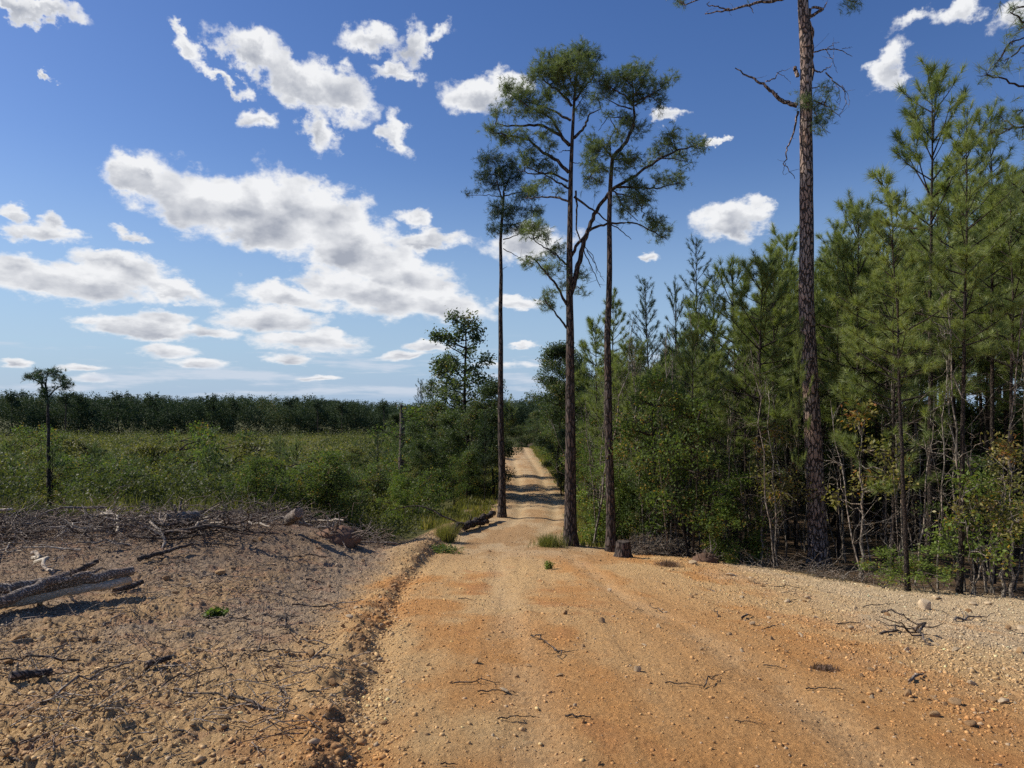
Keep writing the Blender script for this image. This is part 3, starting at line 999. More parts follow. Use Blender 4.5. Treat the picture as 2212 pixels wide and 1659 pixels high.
traced_pine('pine_tree', 'solitary flat-topped pine standing alone out in the overgrown clearing', (51, 505), 39.0,
            [(252, 860), (250, 600), (252, 350), (240, 250)],
            [([(245, 300), (220, 250), (165, 215)], .05, .02), ([(250, 330), (270, 280), (330, 250)], .045, .02), ([(242, 260), (250, 210)], .04, .02),
             ([(245, 340), (225, 310)], .03, .015), ([(165, 215), (100, 255)], .012, .006, .1, 'off')],
            [(240, 202, 50, 18), (170, 215, 40, 14), (148, 212, 30, 10), (290, 225, 48, 18), (340, 250, 34, 13), (218, 280, 22, 22),
             (235, 318, 28, 22), (280, 200, 36, 14), (205, 240, 22, 12), (310, 270, 30, 10)],
            Z5, .115, .05, cmat='needle_dark', dense=.34, seed=5, per=4, n=14, length=.26, width=.02)
# the pine that stands just outside the view and reaches in with three boughs
traced_pine('pine_tree', 'near pine whose long-needled boughs reach in against the sky', (1118, 640), 10.4,
            [(1760, 1600), (1750, 900), (1740, 400), (1730, 0), (1720, -300)],
            [([(1745, 560), (1640, 495), (1500, 430), (1430, 410)], .022, .008, .1), ([(1745, 800), (1640, 700), (1500, 700), (1450, 730)], .022, .008, .1),
             ([(1740, 250), (1640, 130), (1540, 60)], .022, .008, .1), ([(1740, 300), (1640, 200), (1540, 230)], .018, .008, .1), ([(1745, 1150), (1640, 1080), (1550, 1010)], .018, .008, .1)],
            [(1540, 50, 60, 36), (1580, 160, 46, 46), (1540, 230, 36, 22), (1400, 410, 46, 30), (1500, 340, 32, 34), (1440, 370, 46, 30),
             (1480, 660, 46, 34), (1580, 620, 40, 50), (1530, 720, 55, 34), (1440, 720, 22, 18), (1600, 720, 40, 50), (1560, 1020, 46, 26), (1600, 1100, 46, 36),
             (1650, 300, 60, 60), (1700, 700, 80, 80), (1720, 1000, 80, 80), (1700, 0, 100, 80), (1850, 400, 100, 100), (1850, 900, 120, 120)],
            Z3, .09, .03, 'bark_young', 'needle', dense=.9, seed=6, per=1, n=30, length=.17, width=.0045, twigs=.9)


# ------------------------------------------------------------------ models of the repeated plants
def young_pine_geo(h, base_frac, lmax, seed, dense=1.0, length=.21, width=.0086, n=54, r0=None, whorl=.5, bend=.15):
    global rng
    rng = np.random.default_rng(seed)
    W, L = Geo(), Geo()
    z = np.linspace(0, h, 26)
    P = np.stack([np.cumsum(rng.normal(0, bend * .06, 26)), np.cumsum(rng.normal(0, bend * .06, 26)), z], -1)
    P[:, :2] -= P[0, :2]
    r0 = r0 or .0058 * h + .008
    W.tube(P, flare(h, r0, .008, 26, 1.3), 9, .5)
    def tp(zz):
        return np.array([np.interp(zz, z, P[:, 0]), np.interp(zz, z, P[:, 1]), zz])
    zb = h * base_frac
    zz = zb
    C, D = [], []
    while zz < h - .12:
        f = (h - zz) / (h - zb)               # 1 at the crown's foot
        Lb = lmax * min(1.0, .26 + 1.25 * f) * rng.uniform(.8, 1.15) * (1 if f < .85 else .8)
        k = int(rng.integers(3, 6))
        a0 = rng.random() * 6.28
        for i in range(k):
            az = a0 + i * 2 * math.pi / k + rng.normal(0, .25)
            el = R(60 - 44 * f + rng.normal(0, 12))
            l = Lb * rng.uniform(.55, 1.15)
            d = np.array([math.cos(az) * math.cos(el), math.sin(az) * math.cos(el), math.sin(el)])
            p0 = tp(zz + rng.normal(0, .05)); 
            p1 = p0 + d * l * .55; p2 = p1 + unit(d + np.array([0, 0, .35])) * l * .45
            Q = sub_line([p0, p1, p2], 6)
            W.tube(Q, np.linspace(.006 + .009 * l, .004, 6), 4, .4, False)
            C.append(p2); D.append(unit(p2 - p1) + [0, 0, .2])
            m = int(l / .25 * dense)
            for j in range(m):
                t = rng.uniform(.48, .99)
                b = Q[int(t * 5)] 
                sd = unit(d * .6 + np.array([-d[1], d[0], 0]) * rng.choice([-1, 1]) * rng.uniform(.4, 1.0) + [0, 0, rng.uniform(.1, .7)])
                e = b + sd * rng.uniform(.15, .42) * (1.2 - t * .4)
                W.tube([b, (b + e) / 2 + [0, 0, -.01], e], (.005, .004, .003), 3, .4, False)
                C.append(e); D.append(sd + [0, 0, .35])
                if rng.random() < .5:
                    C.append(b + sd * .08); D.append(sd)
        zz += whorl * rng.uniform(.7, 1.2) * (.65 + .5 * f)
    for j in range(4):
        C.append(P[-1] - [0, 0, .10 * j]); D.append(np.array([0, 0, 1.0]) + rng.normal(0, .25, 3))
    needles(L, C, D, length, n, width, .62, np.clip(rng.normal(.5, .2, len(C)), 0, .98))
    for _ in range(int(4 + zb * 3.5)):        # dead side twigs on the lower stem
        zq = rng.uniform(.25, 1.02) * zb
        az = rng.random() * 6.28
        p0 = tp(zq)
        l = rng.uniform(.2, .9)
        e = p0 + np.array([math.cos(az), math.sin(az), rng.uniform(-.35, .25)]) * l
        Q = bent(p0, e, 5, .06, .05)
        W.tube(Q, np.linspace(.009, .003, 5), 3, .9, False)
        if l > .5:
            W.tube(bent(Q[2], Q[2] + rng.normal(0, .16, 3), 3), (.004, .003, .002), 3, .9, False)
    return W, L


def broadleaf_geo(h, rad, base_frac, seed, nclump=26, per=26, leaf=.10, n=12, stems=1, r0=None, airy=1.0):
    global rng
    rng = np.random.default_rng(seed)
    W, L = Geo(), Geo()
    skel = []
    for s in range(stems):
        az = rng.random() * 6.28
        lean = (0 if stems == 1 else rng.uniform(.15, .4)) * h
        top = np.array([math.cos(az) * lean, math.sin(az) * lean, h * rng.uniform(.8, .97)])
        P = bent((rng.normal(0, .05 * (stems > 1)), rng.normal(0, .05 * (stems > 1)), 0), top, 12, 0, .012)
        rr = (r0 or .012 * h) * (1 if stems == 1 else .6)
        W.tube(P, flare(h, rr, rr * .15, 12, 1.3), 8 if stems == 1 else 5, .5)
        skel.append(P[max(1, int(12 * base_frac * .8)):])
    skel = np.concatenate(skel)
    cl = []
    for i in range(nclump):
        t = rng.random() ** .8
        z = h * (base_frac + (1 - base_frac) * t)
        prof = math.sin(math.pi * min(1, .12 + .86 * t)) ** .6
        rr = rad * prof * math.sqrt(rng.random()) * rng.uniform(.75, 1.15)
        az = rng.random() * 6.28
        c = np.array([math.cos(az) * rr, math.sin(az) * rr, z])
        k = rng.uniform(.16, .34) * rad * airy
        cl.append((c, (k * 1.15, k * 1.15, k * .8), per))
    # visible limbs
    for c, r, _ in cl[: nclump // 2]:
        j = np.argmin(np.abs(skel[:, 2] - (c[2] - .3 * np.hypot(c[0], c[1]) - .1)))
        Q = bent(skel[j], c, 5, .05, .05)
        W.tube(Q, np.linspace(.012 + .006 * rad, .006, 5), 4, .4, False)
    clump_foliage(W, L, skel, cl, 'leaf', size=leaf, n=n, rad=leaf * 2.1, twigs=.35)
    return W, L


def bare_sapling_geo(h, seed, lean=.15):
    global rng
    rng = np.random.default_rng(seed)
    W = Geo()
    az = rng.random() * 6.28
    top = np.array([math.cos(az) * lean * h, math.sin(az) * lean * h, h])
    P = bent((0, 0, 0), top, 10, rng.uniform(-.04, .06), .007)
    W.tube(P, np.linspace(.010 + .0028 * h, .006, 10), 6, .5)
    for _ in range(int(h * 3.2)):
        k = rng.integers(2, 9)
        l = rng.uniform(.3, 1.1)
        e = P[k] + unit(rng.normal(0, 1, 3) + [0, 0, .5]) * l
        Q = bent(P[k], e, 6, rng.uniform(-.15, .1), .025)
        W.tube(Q, np.linspace(.007, .003, 6), 4, .5, False)
        for _ in range(2):
            q = Q[rng.integers(2, 6)]
            W.tube(bent(q, q + rng.normal(0, .18, 3), 3, 0, .08), (.004, .003, .002), 3, .5, False)
    return W


STORE = {}


def model(key, geos):
    """keep the meshes of one kind: [(part name, mesh)]"""
    STORE[key] = [(nm, G.mesh(nm, M[mt], nm in ('trunk', 'stem'))) for nm, G, mt in geos]


def place(key, name, loc, label, cat, group, rot=None, scale=1.0, tilt=(0, 0), skip_parts=False):
    e = bpy.data.objects.new(name, None)
    COL.objects.link(e)
    e.location = loc
    e.rotation_euler = (tilt[0], tilt[1], random.random() * 6.28 if rot is None else rot)
    e.scale = scale if isinstance(scale, tuple) else (scale,) * 3
    tag(e, label, cat, group)
    for nm, me in STORE[key]:
        if me is not None:
            link(nm, me, e)
    return e


HEIGHT = {}
spec = {  # key: height, crown base, longest branch, seed, density
    'yp0': (10.5, .50, 1.8, 11, 1.3), 'yp1': (9.2, .46, 1.9, 12, 1.4), 'yp2': (8.0, .42, 1.9, 13, 1.5), 'yp3': (7.0, .42, 1.6, 14, 1.4),
    'yp4': (10.0, .55, 1.6, 15, 1.3), 'yp5': (6.0, .32, 1.7, 16, 1.5), 'yp6': (9.6, .45, 1.5, 17, 1.7), 'yp7': (8.6, .52, 2.1, 18, 1.1)}
for k_, (h_, b_, l_, s_, d_) in spec.items():
    W_, L_ = young_pine_geo(h_, b_, l_, s_, d_)
    model(k_, [('trunk', W_, 'bark_young'), ('crown', L_, 'needle_young')])
    HEIGHT[k_] = h_
for k_, (h_, b_, l_, s_, d_) in {'dp0': (11.0, .32, 1.35, 21, 1.7), 'dp1': (9.5, .25, 1.5, 22, 1.8), 'dp2': (8.0, .2, 1.4, 23, 1.8)}.items():
    W_, L_ = young_pine_geo(h_, b_, l_, s_, d_, .15, .007, 30, whorl=.42)
    model(k_, [('trunk', W_, 'bark_young'), ('crown', L_, 'needle_dark')])
    HEIGHT[k_] = h_
for k_, a_ in {'bl0': dict(h=9.5, rad=1.9, base_frac=.30, seed=31, nclump=44, per=34, leaf=.12),
               'bl1': dict(h=7.5, rad=2.0, base_frac=.12, seed=32, nclump=46, per=34, leaf=.12),
               'bl2': dict(h=6.0, rad=1.7, base_frac=.08, seed=33, nclump=40, per=32, leaf=.11),
               'bl3': dict(h=8.5, rad=1.5, base_frac=.22, seed=34, nclump=34, per=28, leaf=.12, airy=.9)}.items():
    W_, L_ = broadleaf_geo(**a_)
    model(k_, [('trunk', W_, 'bark_young'), ('crown', L_, 'leaf_dull')])
    HEIGHT[k_] = a_['h']
for k_, a_, m_ in (('un0', dict(h=4.2, rad=1.25, base_frac=.22, seed=41, nclump=20, per=20, leaf=.085, n=11), 'leaf'),
                   ('un1', dict(h=3.4, rad=1.3, base_frac=.1, seed=42, nclump=22, per=20, leaf=.08, n=11, stems=3), 'leaf'),
                   ('un2', dict(h=2.6, rad=1.2, base_frac=.05, seed=43, nclump=22, per=20, leaf=.08, n=11, stems=4), 'leaf_light'),
                   ('un3', dict(h=4.6, rad=1.1, base_frac=.35, seed=44, nclump=13, per=10, leaf=.12, n=7), 'leaf_fall'),
                   ('un4', dict(h=3.0, rad=1.0, base_frac=.1, seed=45, nclump=14, per=14, leaf=.11, n=8, stems=3), 'leaf_light')):
    W_, L_ = broadleaf_geo(**a_)
    model(k_, [('stem', W_, 'bark_pale' if k_ in ('un3', 'un4') else 'bark_young'), ('foliage', L_, m_)])
    HEIGHT[k_] = a_['h']
for i_, h_ in enumerate((4.5, 5.5, 3.2)):
    model('bs%d' % i_, [('stem', bare_sapling_geo(h_, 51 + i_, (.12, .05, .3)[i_]), 'bark_pale')])
    HEIGHT['bs%d' % i_] = h_
for i_, (h_, r_) in enumerate(((1.5, .65), (1.9, .7), (1.1, .6), (2.4, .8))):
    W_, L_ = broadleaf_geo(h_, r_, .08, 61 + i_, 15, 14, .085, 9, 3, .02)
    model('fb%d' % i_, [('stem', W_, 'bark_young'), ('foliage', L_, 'leaf' if i_ in (0, 3) else 'field')])
    HEIGHT['fb%d' % i_] = h_
for i_, h_ in enumerate((2.0, 1.4)):
    W_, L_ = young_pine_geo(h_, .08, .6, 71 + i_, 1.5, .16, .010, 18, r0=.02, whorl=.3)
    model('fp%d' % i_, [('trunk', W_, 'bark_young'), ('crown', L_, 'needle')])
    HEIGHT['fp%d' % i_] = h_

rng = np.random.default_rng(99)

# ------------------------------------------------------------------ the young pine stand beside the clearing
taken = []


CLEAR = [(812, 18.4, 13), (908, 13.3, 9), (900, 13.3, 8), (959, 13.5, 8), (758, 19.3, 6), (571, 20, 12), (611, 19, 10)]


def blocks(x, y):
    u = 512 + x / y * F
    return any(abs(u - c) < w and y < d for c, d, w in CLEAR)


def free(x, y, d):
    if blocks(x, y) or (y < 18.4 and abs(512 + x / y * F - 812) < 62):
        return False
    for a, b in taken:
        if (a - x) ** 2 + (b - y) ** 2 < d * d:
            return False
    return True


def pine_px(key, ub, ut, vt, y, label, name='young_pine', group='young pines of the dense stand', rot=None, wide=1.0):
    """foot under column ub at distance y, top at row vt and column ut"""
    x = (ub - 512) / F * y
    z = gz(x, y) - .05
    h = EYE + (VH - vt) / F * y - z
    s = h / HEIGHT[key]
    lean = math.atan2((ut - ub) / F * y, h)
    taken.append((x, y))
    return place(key, name, (x, y, z), label, 'pine tree', group, rot=0 if lean else rot, scale=(s * wide, s * wide, s), tilt=(0, lean))


STAND = [
    ('yp4', 908, 889, 205, 13.4, 'slender pine with a curved leaning trunk, its foot on the dirt berm', 1.0),
    ('yp0', 959, 966, 135, 13.6, 'straight young pine rooted beside the pale rocks at the edge of the stand', 1.0),
    ('yp1', 928, 930, 80, 17.0, 'young pine whose pointed top rises highest in the dense stand', 1.0),
    ('yp2', 758, 760, 262, 19.5, 'bushy young pine just inside the brush between the thick scaly pine and the stump', 1.15),
    ('yp5', 744, 745, 330, 21.5, 'low full young pine behind the pale-leaved brush', 1.2),
    ('yp3', 797, 800, 330, 17.9, 'thin young pine standing against the thick scaly trunk', .3),
    ('yp1', 787, 787, 238, 24.0, 'young pine with a spiky leader behind the thick scaly pine', 1.0),
    ('dp0', 697, 695, 242, 26.0, 'tall dark narrow pine with a pointed crown above its neighbours', 1.05),
    ('dp1', 716, 714, 278, 27.5, 'dark full-crowned pine crowding the tall narrow one', 1.1),
    ('dp2', 677, 676, 285, 28.0, 'dark slender pine one step down from the tall narrow one', .8),
    ('dp1', 648, 648, 285, 29.0, 'dark round-topped pine behind the trio of road pines', 1.1),
    ('yp4', 614, 614, 298, 26.0, 'young pine showing its top just past the straight road pine', 1.0),
    ('yp3', 597, 596, 325, 27.0, 'small young pine between the two thicker road pines', 1.0),
    ('yp5', 635, 632, 345, 24.5, 'low green pine in the gap beside the straight road pine', 1.1),
    ('yp2', 857, 857, 205, 19.5, 'young pine with sparse whorls seen against the sky beside the thick scaly pine', .9),
    ('yp1', 838, 836, 232, 21.0, 'leafy young pine tucked behind the thick scaly trunk', 1.0),
    ('yp0', 992, 990, 133, 16.0, 'dense dark-topped young pine leaning out near the tallest of the stand', 1.0),
    ('yp4', 1012, 1008, 180, 14.6, 'young pine with thin crown at the far end of the dirt berm', 1.0),
    ('yp2', 885, 886, 235, 19.8, 'wide-boughed young pine behind the leaning slender one', 1.1),
    ('yp5', 735, 733, 268, 23.0, 'young pine with fan-like tufts close to the dark pair', 1.0),
    ('yp1', 775, 772, 255, 21.0, 'young pine with two leaders over the yellow-leaved sapling', 1.0),
    ('yp3', 812, 845, 250, 23.5, 'faint young pine deep behind the thick scaly trunk', 1.0),
    ('yp0', 1045, 1040, 120, 14.5, 'young pine at the outer end of the stand', 1.0),
]
for key, ub, ut, vt, y, lab, wide in STAND:
    dark = key.startswith('dp')
    pine_px(key, ub, ut, vt, y, lab, wide=wide, group='dark pines of the stand' if dark else 'young pines of the dense stand')

ENV = ([560, 575, 597, 614, 630, 648, 665, 676, 696, 715, 735, 760, 787, 800, 823, 840, 857, 875, 900, 930, 967, 1000, 1040, 1200, 1500],
       [360, 350, 335, 310, 340, 300, 320, 300, 265, 300, 320, 275, 260, 262, 262, 255, 240, 245, 235, 160, 170, 180, 170, 150, 140])
made = 0
tries = 0
while made < 235 and tries < 20000:
    tries += 1
    y = rng.uniform(22, 60) if made > 80 else rng.uniform(13, 32)
    x = wood_x(y) + .7 + rng.random() ** (1.5 if made < 80 else .9) * (17 if y < 40 else 24)
    if not free(x, y, 1.25 if y < 30 else 1.7):
        continue
    u = 512 + x / y * F
    if u > 1450 or u < 560:
        continue
    env = np.interp(u, *ENV) + abs(rng.normal(0, 42)) + 10 + (28 if u < 750 else 0)
    z = gz(x, y) - .05
    h = min(EYE + (VH - env) / F * y - z, 12.0)
    if h < 4.2:
        continue
    key = min(['yp0', 'yp1', 'yp2', 'yp3', 'yp4', 'yp5', 'yp6', 'yp7'] + (['dp0', 'dp1', 'dp2'] if u < 740 and y > 25 else []), key=lambda k: abs(HEIGHT[k] - h) + rng.random() * 2.5)
    s = h / HEIGHT[key]
    taken.append((x, y))
    place(key, 'young_pine', (x, y, z), 'slender young pine crowded among its like inside the dense stand', 'pine tree',
          'pines crowded inside the stand', scale=(s * .95, s * .95, s), tilt=(rng.normal(0, .02), rng.normal(0, .02)))
    made += 1

# understory of leafy saplings, brush and bare stems along the edge
UNDER = [  # key, column, top row, distance, label
    ('un2', 740, 478, 18.6, 'bright green leafy bush at the edge of the stand beside two thin trunks'),
    ('un2', 722, 500, 18.3, 'bright green leafy bush next to the grey brush heap'),
    ('un1', 590, 505, 21.5, 'dark leafy shrub between the two thicker road pines'),
    ('un1', 640, 470, 20.5, 'leafy shrub behind the cut stump'),
    ('un0', 668, 440, 21.0, 'leafy sapling over the grey brush heap'),
    ('un3', 774, 430, 18.9, 'sapling with yellow and rust leaves in front of the thick scaly pine'),
    ('un3', 762, 445, 18.4, 'sapling with turning leaves beside the thin paired trunks'),
    ('un4', 974, 470, 13.3, 'sapling with large pale leaves crossing the straight young pine'),
    ('un3', 1003, 440, 13.2, 'broad-leaved sapling near the outer end of the dirt berm'),
    ('un3', 1012, 450, 12.9, 'sapling with reddish leaves at the outer end of the dirt berm'),
    ('un4', 935, 545, 13.2, 'low yellow-green plant at the foot of the leaning slender pine'),
    ('un4', 884, 548, 13.8, 'low pale-leaved plant under the dense stand, near the leaning pine'),
    ('un3', 862, 410, 15.5, 'thin sapling with few golden leaves behind the leaning pine'),
]
for key, u, vt, y, lab in UNDER:
    x = (u - 512) / F * y
    z = gz(x, y) - .03
    s = (EYE + (VH - vt) / F * y - z) / HEIGHT[key]
    taken.append((x, y))
    place(key, 'sapling' if key in ('un0', 'un3', 'un4') else 'shrub', (x, y, z), lab, 'shrub', 'leafy plants at the edge of the stand', scale=(max(s, .55), max(s, .55), s))
made = 0
while made < 92:
    y = 12.8 + rng.random() ** 1.3 * 45
    x = wood_x(y) + .1 + abs(rng.normal(0, 1.0 if made % 3 else 2.6))
    u = 512 + x / y * F
    if u > 1250 or blocks(x - .6, y) or blocks(x + .6, y) or blocks(x, y):
        continue
    if u > 835 and y < 25 and rng.random() < .85:
        continue
    key = rng.choice(['un0', 'un1', 'un1', 'un2', 'un0'] if u < 800 else ['un0', 'un1', 'un3', 'un4', 'un0'])
    s = rng.uniform(.4, 1.1) * (1.0 if u < 800 else .8)
    place(key, 'shrub', (x, y, gz(x, y) - .03), 'leafy undergrowth shrub among the trunks of the stand', 'shrub',
          'undergrowth shrubs of the stand', scale=(s, s, s * rng.uniform(.8, 1.2)))
    made += 1
made = 0
while made < 170:
    y = rng.uniform(12.8, 32)
    x = wood_x(y) + .0 + rng.random() ** 1.6 * 7
    u = 512 + x / y * F
    if u > 1250 or u < 570 or (y < 18.6 and abs(u - 815) < 26) or blocks(x, y):
        continue
    key = rng.choice(['bs0', 'bs1', 'bs2', 'bs1'])
    s = rng.uniform(.7, 1.25)
    place(key, 'bare_sapling', (x, y, gz(x, y) - .03), 'thin leafless sapling stem among the trunks of the stand', 'sapling',
          'bare saplings of the stand', scale=s, tilt=(rng.normal(0, .08), rng.normal(0, .08)))
    made += 1


made = 0
while made < 85:        # leafy growth deep in the stand, behind the bare trunks
    y = rng.uniform(21, 46)
    x = wood_x(y) + 4 + rng.random() * 22
    u = 512 + x / y * F
    if u > 1350 or u < 640:
        continue
    key = str(rng.choice(['bl2', 'un0', 'bl1', 'un1']))
    h = rng.uniform(2.6, 5.2)
    s = h / HEIGHT[key]
    place(key, 'hardwood_sapling', (x, y, gz(x, y) - .03), 'shaded leafy sapling deep behind the trunks of the stand', 'sapling',
          'shaded saplings deep in the stand', scale=(s * 1.3, s * 1.3, s))
    made += 1


# ------------------------------------------------------------------ hardwoods either side of the road
def tree_px(key, u, vt, y, label, name='hardwood_tree', cat='tree', group=None, wide=1.0):
    x = (u - 512) / F * y
    z = gz(x, y) - .05
    s = (EYE + (VH - vt) / F * y - z) / HEIGHT[key]
    taken.append((x, y))
    return place(key, name, (x, y, z), label, cat, group, scale=(s * wide, s * wide, s))


T_CL = [(420, 120, 66, 46), (340, 110, 46, 36), (460, 180, 56, 36), (380, 190, 56, 46), (270, 230, 56, 28), (330, 260, 56, 36),
        (480, 240, 36, 26), (420, 320, 66, 46), (225, 225, 30, 20), (260, 380, 56, 36), (340, 420, 66, 46), (450, 420, 56, 46),
        (540, 370, 46, 46), (250, 450, 46, 36), (550, 540, 56, 56), (500, 480, 56, 40), (400, 520, 70, 50), (300, 520, 60, 50),
        (470, 600, 80, 60), (360, 620, 80, 60), (560, 640, 60, 60), (260, 600, 50, 60), (420, 720, 90, 60), (300, 740, 70, 60), (540, 760, 70, 60)]


def traced_hardwood():
    global rng
    rng = np.random.default_rng(301)
    W, L = Geo(), Geo()
    dist = 34.0
    base = at(475, 505, dist); base.z = gz(base.x, base.y) - .05
    P = sub_line([base] + [at(*Z2(X, Y), dist) for X, Y in ((400, 700), (405, 400), (412, 250), (400, 110))], 24)
    P[1:, 1] += rng.normal(0, .03, 23)
    W.tube(P, flare(10, .13, .02, 24, 1.3), 8, .5)
    s1 = dist / F / 3 / 2.074
    cl = []
    for X, Y, rx, ry in T_CL:
        a = at(*Z2(X, Y), dist + rng.normal(0, .5))
        cl.append((a, (rx * s1 * 1.05, rx * s1 * 1.2, ry * s1), max(24, int(rx * ry * s1 * s1 * 95))))
        j = np.argmin(np.abs(P[:, 2] - (a.z - .55 * abs(a.x - P[12, 0]) - .1)))
        W.tube(bent(P[j], a, 5, .06, .04), np.linspace(.035, .01, 5), 4, .4, False)
    clump_foliage(W, L, P[6:], cl, 'leaf', size=.15, n=11, rad=.24, twigs=.4)
    tree_thing('hardwood_tree', 'tall airy hardwood rising above the brush beside the road', 'tree', base, W, L, 'bark_young', 'leaf_dull')


traced_hardwood()
rng = np.random.default_rng(100)
for a in [
    ('bl1', 492, 384, 31.5, 'dense hardwood crown right behind the slim verge pine', 'hardwood_tree', 1.0),
    ('bl3', 447, 354, 37.0, 'thin hardwood beside the tall airy one', 'hardwood_tree', 1.0),
    ('bl2', 470, 410, 32.0, 'low hardwood with hanging foliage on the verge', 'hardwood_tree', 1.1),
    ('bl2', 432, 402, 36.0, 'rounded hardwood at the field side of the roadside clump', 'hardwood_tree', 1.1),
    ('bl1', 505, 405, 42.0, 'hardwood overhanging the road beyond the slim verge pine', 'hardwood_tree', .9),
    ('bl2', 450, 415, 33.0, 'short hardwood filling the roadside clump', 'hardwood_tree', 1.1),
    ('bl0', 559, 347, 37.0, 'tall full hardwood across the road with leaves down to the ground', 'hardwood_tree', 1.05),
    ('bl3', 558, 378, 46.0, 'hardwood with a narrow top over the far side of the road', 'hardwood_tree', 1.1),
    ('bl1', 570, 352, 41.0, 'tall hardwood between the full one and the tallest road pine', 'hardwood_tree', .9),
    ('bl1', 574, 366, 36.0, 'full hardwood partly behind the tallest road pine', 'hardwood_tree', 1.0),
    ('bl2', 562, 430, 33.0, 'low hardwood leaning out over the road bend', 'hardwood_tree', .9),
    ('bl1', 546, 416, 70.0, 'dark hardwood where the road disappears', 'hardwood_tree', .8),
]:
    tree_px(a[0], a[1], a[2], a[3], a[4], a[5], 'tree', 'hardwoods along the road', a[6])
for u, vt, y, lab in ((421, 383, 44.0, 'dark roundish pine at the field end of the roadside clump'), (432, 400, 47.0, 'dark pine half hidden at the field end of the roadside clump'),
                      (485, 415, 29.5, 'small dark pine low in the roadside clump'), (511, 396, 74.0, 'distant spindly pine seen in the gap over the road')):
    tree_px('dp1' if u != 511 else 'yp4', u, vt, y, lab, 'pine_tree', 'pine tree', 'pines of the roadside clump', .9)
made = 0
while made < 26:        # the rest of the roadside clump
    y = rng.uniform(29, 74)
    x = road_x(y) - 3.1 - rng.random() * (4.0 if y < 45 else 7)
    if not free(x, y, 1.3):
        continue
    key = rng.choice(['bl2', 'bl1', 'bl3', 'un1', 'un0', 'dp2'])
    h = rng.uniform(2.2, 4.6)
    s = h / HEIGHT[key]
    taken.append((x, y))
    dk = key == 'dp2'
    place(key, 'pine_tree' if dk else 'hardwood_tree', (x, y, gz(x, y) - .05), 'small dark pine in the thick of the roadside clump' if dk else 'bushy tree in the thick of the roadside clump', 'pine tree' if dk else 'tree',
          'small pines of the roadside clump' if dk else 'bushy trees of the roadside clump', scale=(s * 1.35, s * 1.35, s))
    made += 1
made = 0
while made < 34:        # trees that close the view behind the crest of the road
    y = rng.uniform(76, 112)
    x = rng.uniform(-9, 9) if made < 22 else rng.uniform(-14, -4)
    if not free(x, y, 2.0):
        continue
    key = rng.choice(['bl1', 'bl2', 'bl0', 'dp1'])
    vt = np.interp(512 + x / y * F, [430, 480, 505, 520, 545, 600], [412, 405, 428, 424, 405, 380]) + rng.uniform(0, 14)
    z = gz(x, y) - .05
    s = (EYE + (VH - vt) / F * y - z) / HEIGHT[key]
    taken.append((x, y))
    place(key, 'hardwood_tree', (x, y, z), 'dark tree in the wall of trees behind the crest of the road', 'tree', 'trees behind the crest of the road', scale=(s * 1.5, s * 1.5, s))
    made += 1
made = 0
while made < 40:        # brush skirting the roadside clump
    y = rng.uniform(24.5, 60)
    x = road_x(y) - 2.5 - rng.random() * (5.5 if y > 28 else 3.0)
    if y < 27 and x > -1.1:
        continue
    key = rng.choice(['fb0', 'fb1', 'fb3', 'un1', 'un2'])
    s = rng.uniform(.6, 1.1) * (1 if key[:2] == 'fb' else .65)
    place(key, 'shrub', (x, y, gz(x, y) - .03), 'leafy brush skirting the roadside clump of trees', 'shrub', 'brush skirting the roadside clump', scale=s)
    made += 1


# ------------------------------------------------------------------ the overgrown clearing and the wood beyond it
rng = np.random.default_rng(500)


def hummock(x, y):
    return np.maximum(sstep(.50, .74, fbm(x, y, 2.3, 2, .5, 411)) * sstep(90, 50, y), sstep(.52, .72, fbm(x, y, 6.0, 2, .5, 412)))


def sight(x, y):
    """low growth only in front of the solitary pine"""
    return ((np.abs(x + .6188 * y) < .55 + .012 * y) & (y < 38.6)) | ((np.abs(x + .149 * y) < .7) & (y < 39.6))


def in_field(x, y):
    lim = np.interp(x, [-20, -14, -9, -5, -3.4, -2.4], [16.8, 17.2, 18.0, 19.0, 21.0, 24.0])
    return (y > lim) & (x < road_x(y) - np.interp(y, [20, 27, 40, 60, 100], [1.6, 3.8, 6.0, 8.0, 9.0]))


BUSH_LABELS = {
    'fb0': 'leafy knee-high bush scattered through the overgrown clearing', 'fb1': 'waist-high leafy bush scattered through the overgrown clearing',
    'fb2': 'low spreading bush scattered through the overgrown clearing', 'fb3': 'tall leafy bush scattered through the overgrown clearing',
    'fp0': 'small planted pine with a bluish tint growing in the overgrown clearing', 'fp1': 'knee-high pine seedling growing in the overgrown clearing'}
made = 0
while made < 270:
    y = 17.5 + 52 * rng.random() ** 1.25
    x = rng.uniform(-.75, .0) * y - 0.5
    if not in_field(x, y):
        continue
    if (y < 24 and rng.random() < .5) or sight(x - .45, y) or sight(x + .45, y) or sight(x, y):
        continue
    key = str(rng.choice(['fb0', 'fb1', 'fb2', 'fb3', 'fb1', 'fb0', 'fp0', 'fp1']))
    s = rng.uniform(.55, 1.5) * np.interp(y, [17, 24, 45, 60], [.6, 1.0, 1.3, 1.2])
    pine = key[:2] == 'fp'
    place(key, 'pine_sapling' if pine else 'bush', (x, y, gz(x, y) - .03), BUSH_LABELS[key], 'pine tree' if pine else 'bush',
          BUSH_LABELS[key].replace('small planted', 'planted'), scale=(s * 1.15, s * 1.15, s))
    made += 1


